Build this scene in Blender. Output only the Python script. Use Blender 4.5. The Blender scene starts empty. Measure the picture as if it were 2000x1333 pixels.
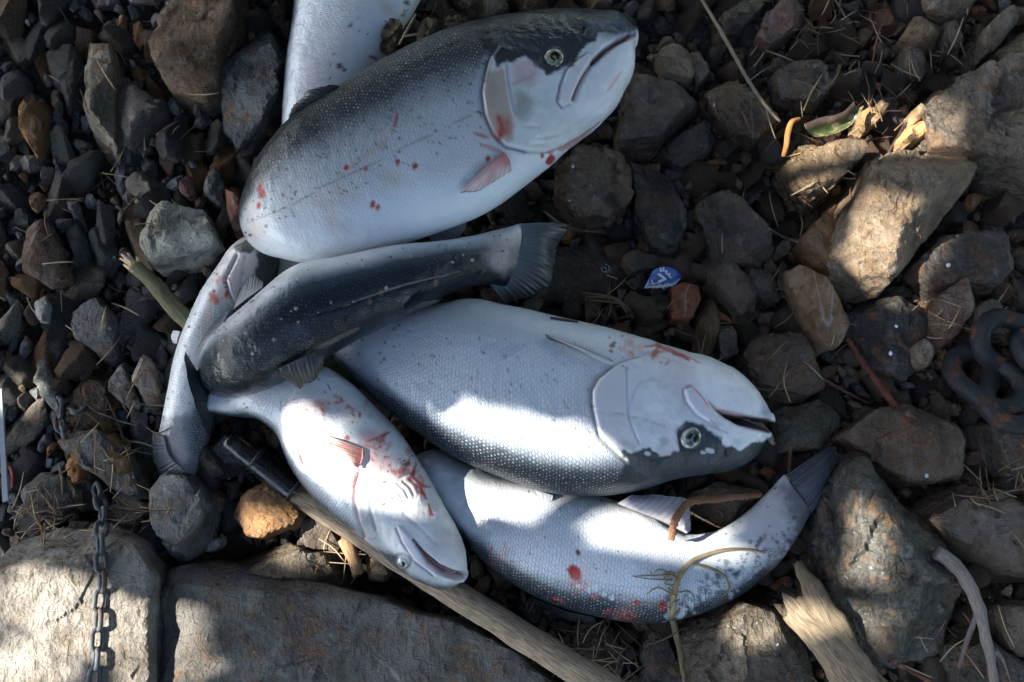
import bpy, bmesh, math, random
import numpy as np
from mathutils import Vector, Matrix

# ------------------------------------------------------------------ camera
TILT = math.radians(12.0); DIST = 1.28; LENS = 35.0; SENS = 36.0
CAM = np.array([0.0, -math.sin(TILT) * DIST, math.cos(TILT) * DIST])
RIGHT = np.array([1.0, 0, 0]); UPV = np.array([0, math.cos(TILT), math.sin(TILT)])
FWD = np.array([0, math.sin(TILT), -math.cos(TILT)])
sc = bpy.context.scene
col = sc.collection
cd = bpy.data.cameras.new('camera'); cam = bpy.data.objects.new('camera', cd); col.objects.link(cam)
cam.location = CAM; cam.rotation_euler = (TILT, 0, 0)
cd.lens = LENS; cd.sensor_width = SENS; cd.clip_start = 0.02; cd.clip_end = 2000
cd.dof.use_dof = True; cd.dof.focus_distance = 1.17; cd.dof.aperture_fstop = 4.5
sc.camera = cam
# ------------------------------------------------------------------ light
SUN = np.array([-0.76, 0.02, 0.65]); SUN /= np.linalg.norm(SUN)
w = bpy.data.worlds.new('World'); sc.world = w; w.use_nodes = True
nt = w.node_tree; bg = nt.nodes['Background']
sky = nt.nodes.new('ShaderNodeTexSky'); sky.sky_type = 'NISHITA'; sky.sun_disc = False
sky.dust_density = 1.5; sky.ozone_density = 0.9; sky.sun_elevation = math.asin(SUN[2]); sky.sun_rotation = math.atan2(SUN[0], SUN[1])
nt.links.new(sky.outputs[0], bg.inputs[0]); bg.inputs[1].default_value = 0.15
sd = bpy.data.lights.new('sun', 'SUN'); so = bpy.data.objects.new('sun', sd); col.objects.link(so)
sd.energy = 4.3; sd.angle = math.radians(0.53); sd.color = (1.0, 0.93, 0.82)
so.rotation_euler = Vector(SUN).to_track_quat('Z', 'Y').to_euler(); so.location = (-3, 0, 4)
sc.view_settings.view_transform = 'Standard'; sc.view_settings.look = 'None'
sc.view_settings.exposure = 2.3; sc.view_settings.gamma = 1.0
sc.render.engine = 'CYCLES'
sc.cycles.use_denoising = True
sc.cycles.max_bounces = 4; sc.cycles.adaptive_threshold = 0.02

# ------------------------------------------------------------------ pixel <-> world
def at(px, py, z=0.0):
    x = (px - 1000) / 2000 * SENS / LENS; y = -(py - 666.5) / 2000 * SENS / LENS
    d = RIGHT * x + UPV * y + FWD
    return CAM + d * ((z - CAM[2]) / d[2])
def proj(P):
    Q = P - CAM
    f = Q @ FWD
    return np.stack([1000 + (Q @ RIGHT) / f * 2000 * LENS / SENS, 666.5 - (Q @ UPV) / f * 2000 * LENS / SENS], -1)
MPP = DIST * SENS / LENS / 2000        # metres per photo pixel at the ground

# ------------------------------------------------------------------ numpy noise
def _hash(ix, iy, iz, seed):
    h = (ix.astype(np.int64) * 374761393 + iy.astype(np.int64) * 668265263 + iz.astype(np.int64) * 2147483647 + seed * 974711) & 0xffffffff
    h = ((h ^ (h >> 13)) * 1274126177) & 0xffffffff
    h = ((h ^ (h >> 15)) * 2246822519) & 0xffffffff
    return ((h ^ (h >> 16)) & 0xffffff) / float(0xffffff)
def vnoise(P, seed=0):
    i = np.floor(P).astype(np.int64); f = P - i; f = f * f * (3 - 2 * f)
    r = 0
    for dx in (0, 1):
        for dy in (0, 1):
            for dz in (0, 1):
                wt = (f[:, 0] if dx else 1 - f[:, 0]) * (f[:, 1] if dy else 1 - f[:, 1]) * (f[:, 2] if dz else 1 - f[:, 2])
                r = r + wt * _hash(i[:, 0] + dx, i[:, 1] + dy, i[:, 2] + dz, seed)
    return r * 2 - 1
def fbm(P, seed=0, octv=4, gain=0.5):
    r = 0; a = 1; t = 0
    for k in range(octv):
        r = r + a * vnoise(P * 2 ** k + k * 17.3, seed + k); t += a; a *= gain
    return r / t
def sstep(a, b, x):
    t = np.clip((x - a) / (b - a), 0, 1); return t * t * (3 - 2 * t)

# ------------------------------------------------------------------ tags
def tag(o, label=None, cat=None, group=None, kind=None):
    if label: o['label'] = label
    if cat: o['category'] = cat
    if group: o['group'] = group
    if kind: o['kind'] = kind
    return o
def empty(name, loc):
    o = bpy.data.objects.new(name, None); col.objects.link(o); o.location = loc; o.empty_display_size = 0.02
    return o
def mesh_np(name, V, F, smooth=True):
    me = bpy.data.meshes.new(name)
    V = np.asarray(V, dtype=np.float32); F = np.asarray(F, dtype=np.int32); k = F.shape[1]
    me.vertices.add(len(V)); me.vertices.foreach_set('co', V.ravel())
    me.loops.add(F.size); me.loops.foreach_set('vertex_index', F.ravel())
    me.polygons.add(len(F)); me.polygons.foreach_set('loop_start', np.arange(0, F.size, k, dtype=np.int32))
    me.polygons.foreach_set('loop_total', np.full(len(F), k, dtype=np.int32))
    me.polygons.foreach_set('use_smooth', np.full(len(F), smooth, dtype=bool))
    me.update(calc_edges=True); me.validate()
    return me
def link(name, me, m, parent=None, loc=None):
    o = bpy.data.objects.new(name, me); col.objects.link(o)
    if m is not None and not len(me.materials): me.materials.append(m)
    if loc is not None: o.location = loc
    if parent is not None:
        o.parent = parent; o.matrix_parent_inverse = Matrix.Translation(-Vector(parent.location))
    return o
def set_col(me, name, C):
    C = np.asarray(C, dtype=np.float32)
    if C.shape[1] == 3: C = np.concatenate([C, np.ones((len(C), 1), np.float32)], 1)
    a = me.color_attributes.new(name, 'FLOAT_COLOR', 'POINT'); a.data.foreach_set('color', C.ravel())

# ------------------------------------------------------------------ material helper
class NT:
    def __init__(s, name):
        s.m = bpy.data.materials.new(name); s.m.use_nodes = True; s.t = s.m.node_tree
        s.b = s.t.nodes['Principled BSDF']; s.out = s.t.nodes['Material Output']
    def n(s, typ, **kw):
        nd = s.t.nodes.new('ShaderNode' + typ)
        for k, v in kw.items(): setattr(nd, k, v)
        return nd
    def put(s, sock, v):
        if isinstance(v, bpy.types.NodeSocket): s.t.links.new(v, sock)
        elif v is not None:
            if hasattr(sock.default_value, '__len__') and len(sock.default_value) == 4 and len(v) == 3: v = (*v, 1)
            sock.default_value = v
    def math(s, op, a, b=None, c=None, clamp=False):
        nd = s.n('Math', operation=op, use_clamp=clamp)
        for i, v in enumerate((a, b, c)):
            if v is not None: s.put(nd.inputs[i], v)
        return nd.outputs[0]
    def vmath(s, op, a, b=None):
        nd = s.n('VectorMath', operation=op); s.put(nd.inputs[0], a)
        if b is not None: s.put(nd.inputs[1], b)
        return nd.outputs[0]
    def mix(s, f, a, b, mode='MIX'):
        nd = s.n('Mix', data_type='RGBA', blend_type=mode)
        s.put(nd.inputs['Factor'], f); s.put(nd.inputs[6], a); s.put(nd.inputs[7], b)
        return nd.outputs[2]
    def rng(s, v, a, b, c=0.0, d=1.0):
        nd = s.n('MapRange', interpolation_type='SMOOTHSTEP'); s.put(nd.inputs[0], v)
        for i, x in enumerate((a, b, c, d)): s.put(nd.inputs[i + 1], x)
        return nd.outputs[0]
    def noise(s, vec, scale, detail=4, rough=0.6, dist=0.0):
        nd = s.n('TexNoise'); s.put(nd.inputs['Vector'], vec); nd.inputs['Scale'].default_value = scale
        nd.inputs['Detail'].default_value = detail; nd.inputs['Roughness'].default_value = rough
        nd.inputs['Distortion'].default_value = dist
        return nd.outputs['Fac']
    def voro(s, vec, scale, feature='F1', rnd=1.0, dims='3D'):
        nd = s.n('TexVoronoi', feature=feature, voronoi_dimensions=dims); s.put(nd.inputs['Vector'], vec)
        nd.inputs['Scale'].default_value = scale; nd.inputs['Randomness'].default_value = rnd
        return nd.outputs['Distance']
    def bump(s, h, dist, strength=1.0, normal=None):
        nd = s.n('Bump'); s.put(nd.inputs['Height'], h); nd.inputs['Distance'].default_value = dist
        nd.inputs['Strength'].default_value = strength
        if normal is not None: s.put(nd.inputs['Normal'], normal)
        return nd.outputs[0]
    def set(s, **kw):
        for k, v in kw.items(): s.put(s.b.inputs[k.replace('_', ' ')], v)
        return s.m
    def attr(s, name):
        return s.n('Attribute', attribute_name=name)

M = {}
def make_materials():
    # --- stone: tone from the object's colour, wetness from its alpha
    k = NT('stone'); oi = k.n('ObjectInfo'); tc = k.n('TexCoord')
    off = k.math('MULTIPLY', oi.outputs['Random'], 37.0)
    cv = k.n('CombineXYZ'); k.put(cv.inputs[0], off); k.put(cv.inputs[1], k.math('MULTIPLY', off, 1.7)); k.put(cv.inputs[2], k.math('MULTIPLY', off, -0.6))
    p = k.vmath('ADD', tc.outputs['Object'], cv.outputs[0])
    st = k.vmath('MULTIPLY', p, (1.0, 0.28, 2.6))
    n1 = k.noise(p, 14, 5, 0.65, 0.4); n2 = k.noise(st, 46, 5, 0.7, 0.6); n3 = k.noise(p, 260, 3, 0.7); n4 = k.noise(p, 32, 4, 0.6, 1.2)
    base = oi.outputs['Color']
    dark = k.mix(1.0, base, (0.42, 0.40, 0.38), 'MULTIPLY'); light = k.mix(0.45, base, (0.36, 0.36, 0.34))
    c = k.mix(k.rng(n1, 0.36, 0.64), dark, base)
    c = k.mix(k.rng(n2, 0.5, 0.72, 0, 0.75), c, light)
    c = k.mix(k.rng(n2, 0.42, 0.3, 0, 0.6), c, dark)
    rustm = k.math('MULTIPLY', k.rng(n4, 0.52, 0.66), k.math('ADD', k.math('MULTIPLY', oi.outputs['Random'], 0.8), 0.12))
    c = k.mix(rustm, c, k.mix(n3, (0.15, 0.07, 0.03), (0.26, 0.15, 0.07)))
    c = k.mix(k.rng(n3, 0.6, 0.75, 0, 0.6), c, (0.4, 0.39, 0.37))
    c = k.mix(k.rng(n3, 0.4, 0.26, 0, 0.7), c, (0.02, 0.02, 0.022))
    seam = k.rng(k.math('ABSOLUTE', k.math('SUBTRACT', k.noise(k.vmath('MULTIPLY', p, (1.0, .15, .5)), 16, 1, 0.4, 0.15), 0.5)), 0.0, 0.01, 1.0, 0.0)
    c = k.mix(k.math('MULTIPLY', seam, k.rng(oi.outputs['Random'], 0.7, 0.95, 0, 0.6)), c, (0.45, 0.44, 0.41))
    pits = k.rng(k.voro(k.vmath('MULTIPLY', p, (1, .6, 1.4)), 85), 0.12, 0.42); crk = k.rng(k.voro(p, 30, 'DISTANCE_TO_EDGE'), 0.0, 0.035)
    c = k.mix(k.math('MULTIPLY', k.math('SUBTRACT', 1.0, pits), 0.45), c, dark)
    h = k.math('ADD', k.math('MULTIPLY', n2, 0.6), k.math('ADD', k.math('MULTIPLY', n4, 0.5), k.math('MULTIPLY', n3, 0.16)))
    nb = k.bump(h, 0.015, 1.0)
    nb = k.bump(k.math('ADD', pits, k.math('MULTIPLY', crk, 0.5)), 0.0022, 0.8, nb)
    nb = k.bump(k.noise(p, 150, 5, 0.75), 0.0045, 0.9, nb)
    wet = k.math('MULTIPLY', oi.outputs['Alpha'], k.rng(n4, 0.35, 0.65, 1.0, 0.45))
    c = k.mix(k.math('MULTIPLY', wet, 0.75), c, k.mix(1.0, c, (0.45, 0.45, 0.46), 'MULTIPLY'))
    ro = k.math('SUBTRACT', 0.92, k.math('MULTIPLY', wet, 0.82), None, True)
    M['stone'] = k.set(Base_Color=c, Roughness=ro, Normal=nb, Specular_IOR_Level=k.math('ADD', 0.25, k.math('MULTIPLY', wet, 0.6)))
    # --- gravel made of many chips: tone from a vertex colour
    k = NT('gravel'); tc = k.n('TexCoord'); a = k.attr('tone')
    p = tc.outputs['Object']; n2 = k.noise(k.vmath('MULTIPLY', p, (1, 0.35, 2)), 90, 4, 0.7); n3 = k.noise(p, 300, 2, 0.7)
    c = k.mix(k.rng(n2, 0.35, 0.65, 0, 0.8), k.mix(1.0, a.outputs['Color'], (0.4, 0.4, 0.42), 'MULTIPLY'), a.outputs['Color'])
    c = k.mix(k.rng(n3, 0.62, 0.75, 0, 0.5), c, (0.38, 0.37, 0.35))
    M['gravel'] = k.set(Base_Color=c, Roughness=0.8, Normal=k.bump(k.math('ADD', n2, k.math('MULTIPLY', n3, 0.3)), 0.004, 0.9), Specular_IOR_Level=0.35)
    # --- soil
    k = NT('soil'); tc = k.n('TexCoord'); p = tc.outputs['Object']
    n1 = k.noise(p, 18, 6, 0.7); n2 = k.noise(p, 150, 4, 0.75); v = k.voro(p, 160)
    c = k.mix(n1, (0.008, 0.007, 0.006), (0.032, 0.025, 0.019)); c = k.mix(k.rng(n2, 0.55, 0.75, 0, 0.7), c, (0.11, 0.09, 0.07))
    M['soil'] = k.set(Base_Color=c, Roughness=0.85, Normal=k.bump(k.math('ADD', n2, k.math('MULTIPLY', v, 0.8)), 0.006, 1.0))
    # --- fish skin
    k = NT('fish_skin'); a = k.attr('skin'); b = k.attr('scaling'); uv = k.n('UVMap', uv_map='scales')
    sp = k.n('SeparateColor'); k.put(sp.inputs[0], b.outputs['Color'])
    scl, back, silver = sp.outputs[0], sp.outputs[1], sp.outputs[2]
    sx = k.n('SeparateXYZ'); k.put(sx.inputs[0], uv.outputs[0])
    cb = k.n('CombineXYZ'); k.put(cb.inputs[0], sx.outputs[0]); k.put(cb.inputs[1], sx.outputs[1])
    wob = k.n('TexNoise'); k.put(wob.inputs['Vector'], cb.outputs[0]); wob.inputs['Scale'].default_value = 0.35
    wv = k.vmath('ADD', cb.outputs[0], k.vmath('MULTIPLY', k.vmath('SUBTRACT', wob.outputs['Color'], (.5, .5, .5)), (1.1, 1.1, 0.0)))
    def cell(off):
        t_ = k.vmath('FRACTION', k.vmath('ADD', k.vmath('MULTIPLY', wv, (1 / 1.45, 1.0, 0.0)), (off, off, 0)))
        v_ = k.vmath('MULTIPLY', k.vmath('SUBTRACT', t_, (.5, .5, 0)), (1.45, 1.0, 0.0)); nd = k.n('VectorMath', operation='LENGTH'); k.put(nd.inputs[0], v_); sp_ = k.n('SeparateXYZ'); k.put(sp_.inputs[0], v_)
        return nd.outputs['Value'], sp_.outputs[0]
    dA, xA = cell(0.0); dB, xB = cell(0.5)
    dmin = k.math('MINIMUM', dA, dB); pick = k.math('LESS_THAN', dA, dB)
    xl = k.math('ADD', k.math('MULTIPLY', xA, pick), k.math('MULTIPLY', xB, k.math('SUBTRACT', 1.0, pick)))
    gap = k.math('ABSOLUTE', k.math('SUBTRACT', dA, dB))
    edge = k.math('MAXIMUM', k.rng(gap, 0.03, 0.2, 1.0, 0.0), k.rng(dmin, 0.44, 0.56)); ctr = k.rng(dmin, 0.10, 0.34, 1.0, 0.0)
    rndc = k.rng(k.noise(wv, 0.9, 2, 0.5), 0.3, 0.7)
    c = a.outputs['Color']
    sil = k.mix(rndc, (0.13, 0.16, 0.175), (0.46, 0.50, 0.51))
    f1 = k.math('MULTIPLY', k.math('MULTIPLY', k.math('MULTIPLY', ctr, k.rng(xl, -0.3, 0.25)), back), scl)
    c = k.mix(k.math('MULTIPLY', f1, k.math('ADD', 0.2, k.math('MULTIPLY', rndc, 0.8), None, True)), c, sil)
    f2 = k.math('MULTIPLY', k.math('MULTIPLY', edge, scl), k.math('ADD', 0.24, k.math('MULTIPLY', back, 0.6)))
    c = k.mix(f2, c, (0.022, 0.03, 0.04))
    tc = k.n('TexCoord'); fine = k.noise(tc.outputs['Object'], 55, 4, 0.65); fine2 = k.noise(tc.outputs['Object'], 420, 2, 0.6)
    hgt = k.math('MULTIPLY', scl, k.math('ADD', k.math('MULTIPLY', xl, 0.9), k.math('MULTIPLY', edge, -0.5)))
    nb = k.bump(hgt, 0.0009, 0.75)
    nb = k.bump(fine, 0.0035, 0.5, nb); nb = k.bump(fine2, 0.0004, 0.35, nb)
    # each scale catches the light at its own tilt
    rr = k.math('ADD', 0.27, k.math('ADD', k.math('MULTIPLY', rndc, 0.12), k.math('MULTIPLY', fine, 0.1)))
    M['fish_skin'] = k.set(Base_Color=c, Roughness=rr, Normal=nb, Metallic=k.math('MULTIPLY', silver, 0.15), Specular_IOR_Level=k.math('ADD', 0.12, k.math('MULTIPLY', silver, 0.25)),
                           Coat_Weight=k.math('ADD', k.math('MULTIPLY', b.outputs['Alpha'], 0.6), k.math('ADD', 0.3, k.math('MULTIPLY', silver, 0.35))), Coat_Roughness=k.math('ADD', 0.06, k.math('MULTIPLY', silver, 0.10)), Coat_Normal=k.bump(fine, 0.006, 0.6, k.bump(fine2, 0.0006, 0.5)), Subsurface_Weight=0.06, Subsurface_Radius=(0.01, 0.006, 0.005), Subsurface_Scale=0.4)
    # --- fin: vertex colour with rays
    k = NT('fin'); a = k.attr('skin'); tc = k.n('TexCoord')
    M['fin'] = k.set(Base_Color=a.outputs['Color'], Roughness=0.42, Specular_IOR_Level=0.3, Coat_Weight=0.25, Coat_Roughness=0.15, Normal=k.bump(k.noise(tc.outputs['Object'], 240, 3, 0.6), 0.0012, 0.5))
    k = NT('eyeball'); a = k.attr('skin'); M['eye'] = k.set(Base_Color=a.outputs['Color'], Roughness=0.12, Coat_Weight=1.0, Coat_Roughness=0.03)
    k = NT('pupil'); M['pupil'] = k.set(Base_Color=(0.004, 0.006, 0.008), Roughness=0.08, Coat_Weight=1.0, Coat_Roughness=0.03)
    # --- wood, twigs, straw: tone from object colour
    k = NT('wood'); oi = k.n('ObjectInfo'); tc = k.n('TexCoord'); uv = k.n('UVMap', uv_map='along')
    g = k.noise(k.vmath('MULTIPLY', uv.outputs[0], (5.0, 120.0, 1.0)), 1.0, 5, 0.65, 0.6); g2 = k.noise(tc.outputs['Object'], 40, 4, 0.6)
    c = k.mix(k.rng(g, 0.35, 0.65), k.mix(1.0, oi.outputs['Color'], (0.4, 0.36, 0.33), 'MULTIPLY'), oi.outputs['Color'])
    c = k.mix(k.rng(g2, 0.55, 0.75, 0, 0.6), c, k.mix(1.0, oi.outputs['Color'], (0.5, 0.5, 0.5), 'MULTIPLY'))
    M['wood'] = k.set(Base_Color=c, Roughness=0.75, Normal=k.bump(k.math('ADD', g, k.math('MULTIPLY', g2, 0.5)), 0.0025, 0.9))
    k = NT('straw'); a = k.attr('tone'); M['straw'] = k.set(Base_Color=a.outputs['Color'], Roughness=0.65)
    # --- chain
    k = NT('chain_steel'); tc = k.n('TexCoord'); oi = k.n('ObjectInfo')
    p = k.vmath('ADD', tc.outputs['Object'], k.vmath('MULTIPLY', oi.outputs['Location'], (3, 5, 7)))
    n1 = k.noise(p, 45, 4, 0.7); n2 = k.noise(p, 260, 3, 0.7)
    c = k.mix(k.rng(n1, 0.52, 0.66, 0, .85), oi.outputs['Color'], k.mix(n2, (0.07, 0.03, 0.014), (0.17, 0.07, 0.03)))
    c = k.mix(k.rng(n2, 0.6, 0.75, 0, 0.5), c, (0.03, 0.03, 0.03))
    M['chain'] = k.set(Base_Color=c, Roughness=k.rng(n1, 0.4, 0.6, 0.5, 0.85), Metallic=0.1, Specular_IOR_Level=0.3, Normal=k.bump(n2, 0.0015, 0.8))
    k = NT('black_enamel'); tc = k.n('TexCoord'); n1 = k.noise(tc.outputs['Object'], 60, 4, 0.7)
    M['black'] = k.set(Base_Color=k.mix(k.rng(n1, 0.55, 0.7, 0, 0.5), (0.012, 0.013, 0.014), (0.07, 0.06, 0.045)), Roughness=k.rng(n1, 0.3, 0.7, 0.16, 0.4), Normal=k.bump(n1, 0.001, 0.4))
    k = NT('rubber'); M['rubber'] = k.set(Base_Color=(0.01, 0.01, 0.011), Roughness=0.6)
    k = NT('grey_plastic'); tc = k.n('TexCoord'); n1 = k.noise(tc.outputs['Object'], 90, 4, 0.7)
    M['plastic'] = k.set(Base_Color=k.mix(n1, (0.20, 0.24, 0.29), (0.34, 0.38, 0.43)), Roughness=0.5)
    k = NT('leaf_skin'); a = k.attr('tone'); tc = k.n('TexCoord')
    M['leaf'] = k.set(Base_Color=a.outputs['Color'], Roughness=0.4, Normal=k.bump(k.noise(tc.outputs['Object'], 200, 3, 0.6), 0.0015, 0.6))
    k = NT('printed_film'); a = k.attr('tone')
    M['film'] = k.set(Base_Color=a.outputs['Color'], Roughness=0.28, Coat_Weight=0.5, Coat_Roughness=0.1)
    k = NT('white_print'); M['white'] = k.set(Base_Color=(0.72, 0.75, 0.78), Roughness=0.35)
    k = NT('loose_scale'); M['fleck'] = k.set(Base_Color=(0.72, 0.76, 0.82), Roughness=0.18, Metallic=0.25, Coat_Weight=1.0)
    k = NT('moss'); tc = k.n('TexCoord'); n1 = k.noise(tc.outputs['Object'], 120, 4, 0.7)
    M['moss'] = k.set(Base_Color=k.mix(n1, (0.016, 0.012, 0.006), (0.085, 0.065, 0.035)), Roughness=0.9)
    k = NT('foliage'); tc = k.n('TexCoord'); n1 = k.noise(tc.outputs['Object'], 4, 3, 0.6)
    M['foliage'] = k.set(Base_Color=k.mix(n1, (0.02, 0.034, 0.012), (0.05, 0.075, 0.024)), Roughness=0.6)
make_materials()

# ------------------------------------------------------------------ icosphere directions
_ico = {}
def ico(level):
    if level not in _ico:
        bm = bmesh.new(); bmesh.ops.create_icosphere(bm, subdivisions=level, radius=1.0)
        V = np.array([v.co[:] for v in bm.verts]); F = np.array([[v.index for v in f.verts] for f in bm.faces]); bm.free()
        V /= np.linalg.norm(V, axis=1)[:, None]; _ico[level] = (V, F)
    return _ico[level]
def rock_shape(rs, radial, height, level, depth=None, nchamf=7, rough=0.05, flat=0.35, layer=0.0, tilt=None, p=16, planes=()):
    """star-shaped faceted stone. radial(theta)->plan radius, height above its middle, depth below"""
    D, F = ico(level)
    depth = height if depth is None else depth
    rho = np.maximum(np.hypot(D[:, 0], D[:, 1]), 1e-4); th = np.arctan2(D[:, 1], D[:, 0])
    R = radial(th); Rm = R.mean()
    acc = (R / rho) ** -p
    def plane(n, h):
        nonlocal acc
        n = np.asarray(n, float); n = n / np.linalg.norm(n)
        c = D @ n; t = np.where(c > 1e-3, h / np.maximum(c, 1e-3), 1e6); acc = acc + t ** -p
    tx, ty = (rs.uniform(-flat, flat), rs.uniform(-flat, flat)) if tilt is None else tilt
    plane((tx, ty, 1), height * 0.95)
    plane((rs.uniform(-.3, .3), rs.uniform(-.3, .3), -1), depth)
    for n_, q_ in planes:
        n_ = np.asarray(n_, float); n_ = n_ / np.linalg.norm(n_); plane(n_, max(float(n_ @ np.asarray(q_)), .004))
    for _ in range(nchamf):
        az = rs.uniform(-math.pi, math.pi); e = rs.choice([rs.uniform(0.15, .5), rs.uniform(0.7, 1.25)]); Rk = float(radial(np.array([az]))[0])
        h = (Rk * math.cos(e) + height * math.sin(e)) * rs.uniform(0.70, 0.96)
        plane((math.cos(az) * math.cos(e), math.sin(az) * math.cos(e), math.sin(e)), h)
    r = acc ** (-1 / p)
    P = D * r[:, None]
    s = rs.randint(0, 9999)
    sc_ = 1.0 / max(Rm, 1e-3)
    nz = fbm(P * sc_ * 1.6 + s, s, 4, 0.55); nz2 = fbm(P * sc_ * np.array([1.2, 5, 7]) + s * 1.3, s + 9, 3, 0.6)
    ter = fbm(P * sc_ * np.array([1.5, 2.2, 3.0]) + s * 0.37, s + 51, 2, 0.5) * 4.0; ter = (np.floor(ter) + sstep(0.38, 0.62, ter - np.floor(ter))) / 4.0
    rid = 1 - np.abs(fbm(P * sc_ * 2.3 + s * 0.7, s + 31, 3, 0.5)) * 2
    # broken plates: each patch of the surface sits a little higher or lower, with its own tilt
    sd_ = rs.normal(0, 1, (34 if level >= 5 else 18, 3)); sd_ = sd_ / np.linalg.norm(sd_, axis=1)[:, None]; Dn = D + .16 * np.stack([nz, nz2, rid - .5], -1)
    q_ = (Dn[:, None, :] - sd_[None]); q_ = (q_ * q_ * np.array([1.0, .45, 2.2])).sum(-1); idc = q_.argmin(1)
    hgt_ = rs.uniform(-.55, .35, len(sd_)); tl_ = rs.normal(0, .9, (len(sd_), 3)); ter = ter * .6 + hgt_[idc] * 1.1 + ((D - sd_[idc]) * tl_[idc]).sum(1) * .8
    if level >= 4: nz = nz + .35 * fbm(P * sc_ * 9 + s, s + 77, 3, 0.6)
    P = P * (1 + rough * (nz * 1.1 + nz2 * (0.45 + layer) + (rid - 0.5) * 0.3 + ter * 1.3))[:, None]
    return P, F
def poly_radial(pts, cx, cy):
    q = np.array(pts, float) - [cx, cy]; n = len(q)
    def f(th):
        d = np.stack([np.cos(th), np.sin(th)], -1); best = np.full(len(th), 1e-3)
        for i in range(n):
            a = q[i]; b = q[(i + 1) % n]; e = b - a
            den = d[:, 0] * e[1] - d[:, 1] * e[0]
            den = np.where(np.abs(den) < 1e-9, 1e-9, den)
            t = (a[0] * e[1] - a[1] * e[0]) / den; u = (a[0] * d[:, 1] - a[1] * d[:, 0]) / den
            ok = (t > 0) & (u >= -1e-6) & (u <= 1 + 1e-6)
            best = np.where(ok & (t > best), t, best)
        return best
    return f

# ------------------------------------------------------------------ 2-D helpers
def inside(P, poly):
    x, y = P[:, 0], P[:, 1]; r = np.zeros(len(P), bool); n = len(poly)
    for i in range(n):
        x0, y0 = poly[i]; x1, y1 = poly[(i + 1) % n]
        if y0 == y1: continue
        c = ((y0 > y) != (y1 > y)) & (x < (x1 - x0) * (y - y0) / (y1 - y0) + x0); r ^= c
    return r
def dpoly(P, pts, closed=False):
    best = np.full(len(P), 1e9); n = len(pts); bt = np.zeros(len(P)); m = n if closed else n - 1
    for i in range(m):
        a = np.array(pts[i], float); b = np.array(pts[(i + 1) % n], float); e = b - a
        t = np.clip(((P - a) @ e) / max(e @ e, 1e-9), 0, 1); d = np.linalg.norm(P - a - t[:, None] * e, axis=1)
        k = d < best; best = np.where(k, d, best); bt = np.where(k, (i + t) / m, bt)
    return best, bt

# ------------------------------------------------------------------ fish stations: (back px, back py, belly px, belly py, height of the spine, half thickness)
FISH = {
 'A': [(1236,56,1241,90,.100,.013),(1213,36,1238,125,.100,.026),(1163,26,1218,182,.103,.036),(1087,25,1180,235,.108,.045),(1025,32,1110,292,.114,.051),
       (939,46,1050,343,.122,.056),(840,76,950,412,.132,.059),(740,128,850,452,.138,.060),(640,190,750,485,.140,.058),(560,250,660,510,.136,.054),
       (518,308,600,517,.128,.046),(500,368,560,505,.112,.037),(498,408,540,488,.090,.026),(503,432,528,478,.064,.015)],
 'B': [(700,-540,722,-536,.05,.012),(640,-440,770,-420,.045,.035),(590,-260,860,-230,.045,.045),(572,-100,850,-80,.045,.045),(576,0,818,0,.045,.045),(560,130,752,110,.043,.042),(550,260,690,260,.040,.036),
       (541,380,645,380,.035,.028),(537,470,605,470,.030,.020),(540,535,590,535,.025,.012)],
 'C': [(490,735,478,712,.020,.012),(480,765,450,688,.045,.030),(474,776,438,668,.085,.040),(488,772,450,642,.125,.043),(520,758,484,606,.148,.046),(560,738,528,566,.157,.049),
       (620,705,578,526,.160,.053),(700,660,680,505,.158,.050),(790,618,780,482,.148,.043),(868,578,860,473,.130,.033),(925,559,925,461,.112,.024),(962,556,985,446,.098,.017),(985,560,1016,437,.088,.010)],
 'D': [(900,1138,912,1112,0.086,.012),(875,1149,909,1085,0.088,.024),(835,1143,894,1035,0.091,.036),(785,1118,870,990,0.094,.045),(735,1070,846,945,0.096,.050),(690,1037,815,893,0.098,.054),
       (640,1000,775,840,0.100,.056),(595,955,725,790,0.102,.055),(562,905,680,745,0.104,.050),(538,850,620,715,0.106,.042),(505,821,560,728,0.111,.030),(455,813,480,752,0.102,.020),(412,806,425,760,0.104,.011)],
 'E': [(516,462,495,455,.045,.010),(540,495,462,478,.045,.030),(535,540,432,520,.045,.038),(505,600,398,570,.045,.041),(465,660,370,630,.045,.040),(443,720,347,690,.042,.037),
       (425,780,332,760,.040,.032),(416,834,318,822,.036,.025),(400,885,310,868,.032,.018),(384,925,322,908,.030,.010)],
 'F': [(1492,860,1503,806,.078,.013),(1478,886,1480,772,.080,.026),(1440,913,1445,735,.083,.037),(1385,926,1395,706,.087,.045),(1320,937,1330,685,.092,.051),(1250,958,1250,662,.096,.056),
       (1170,970,1160,637,.099,.060),(1080,965,1075,617,.100,.062),(990,938,990,598,.100,.062),(900,900,920,587,.097,.060),(820,850,850,600,.090,.054),(750,795,790,610,.080,.046),(690,740,730,612,.068,.036),
       (640,690,672,605,.055,.025),(600,640,622,585,.045,.012)],
 'G': [(800,905,812,892,.035,.010),(822,950,850,880,.040,.030),(865,1010,892,898,.044,.042),(920,1075,950,915,.048,.048),(1000,1140,1030,940,.050,.051),(1090,1185,1110,958,.052,.052),(1180,1207,1200,978,.052,.051),
       (1280,1217,1270,1005,.050,.046),(1370,1198,1335,1042,.048,.038),(1450,1160,1395,1038,.045,.030),(1520,1100,1450,1008,.042,.022),(1562,1040,1500,963,.038,.014),(1582,1002,1530,930,.034,.008)],
}
FISHPOLY = [[(s[0], s[1]) for s in st] + [(s[2], s[3]) for s in st[::-1]] for st in FISH.values()]

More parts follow.
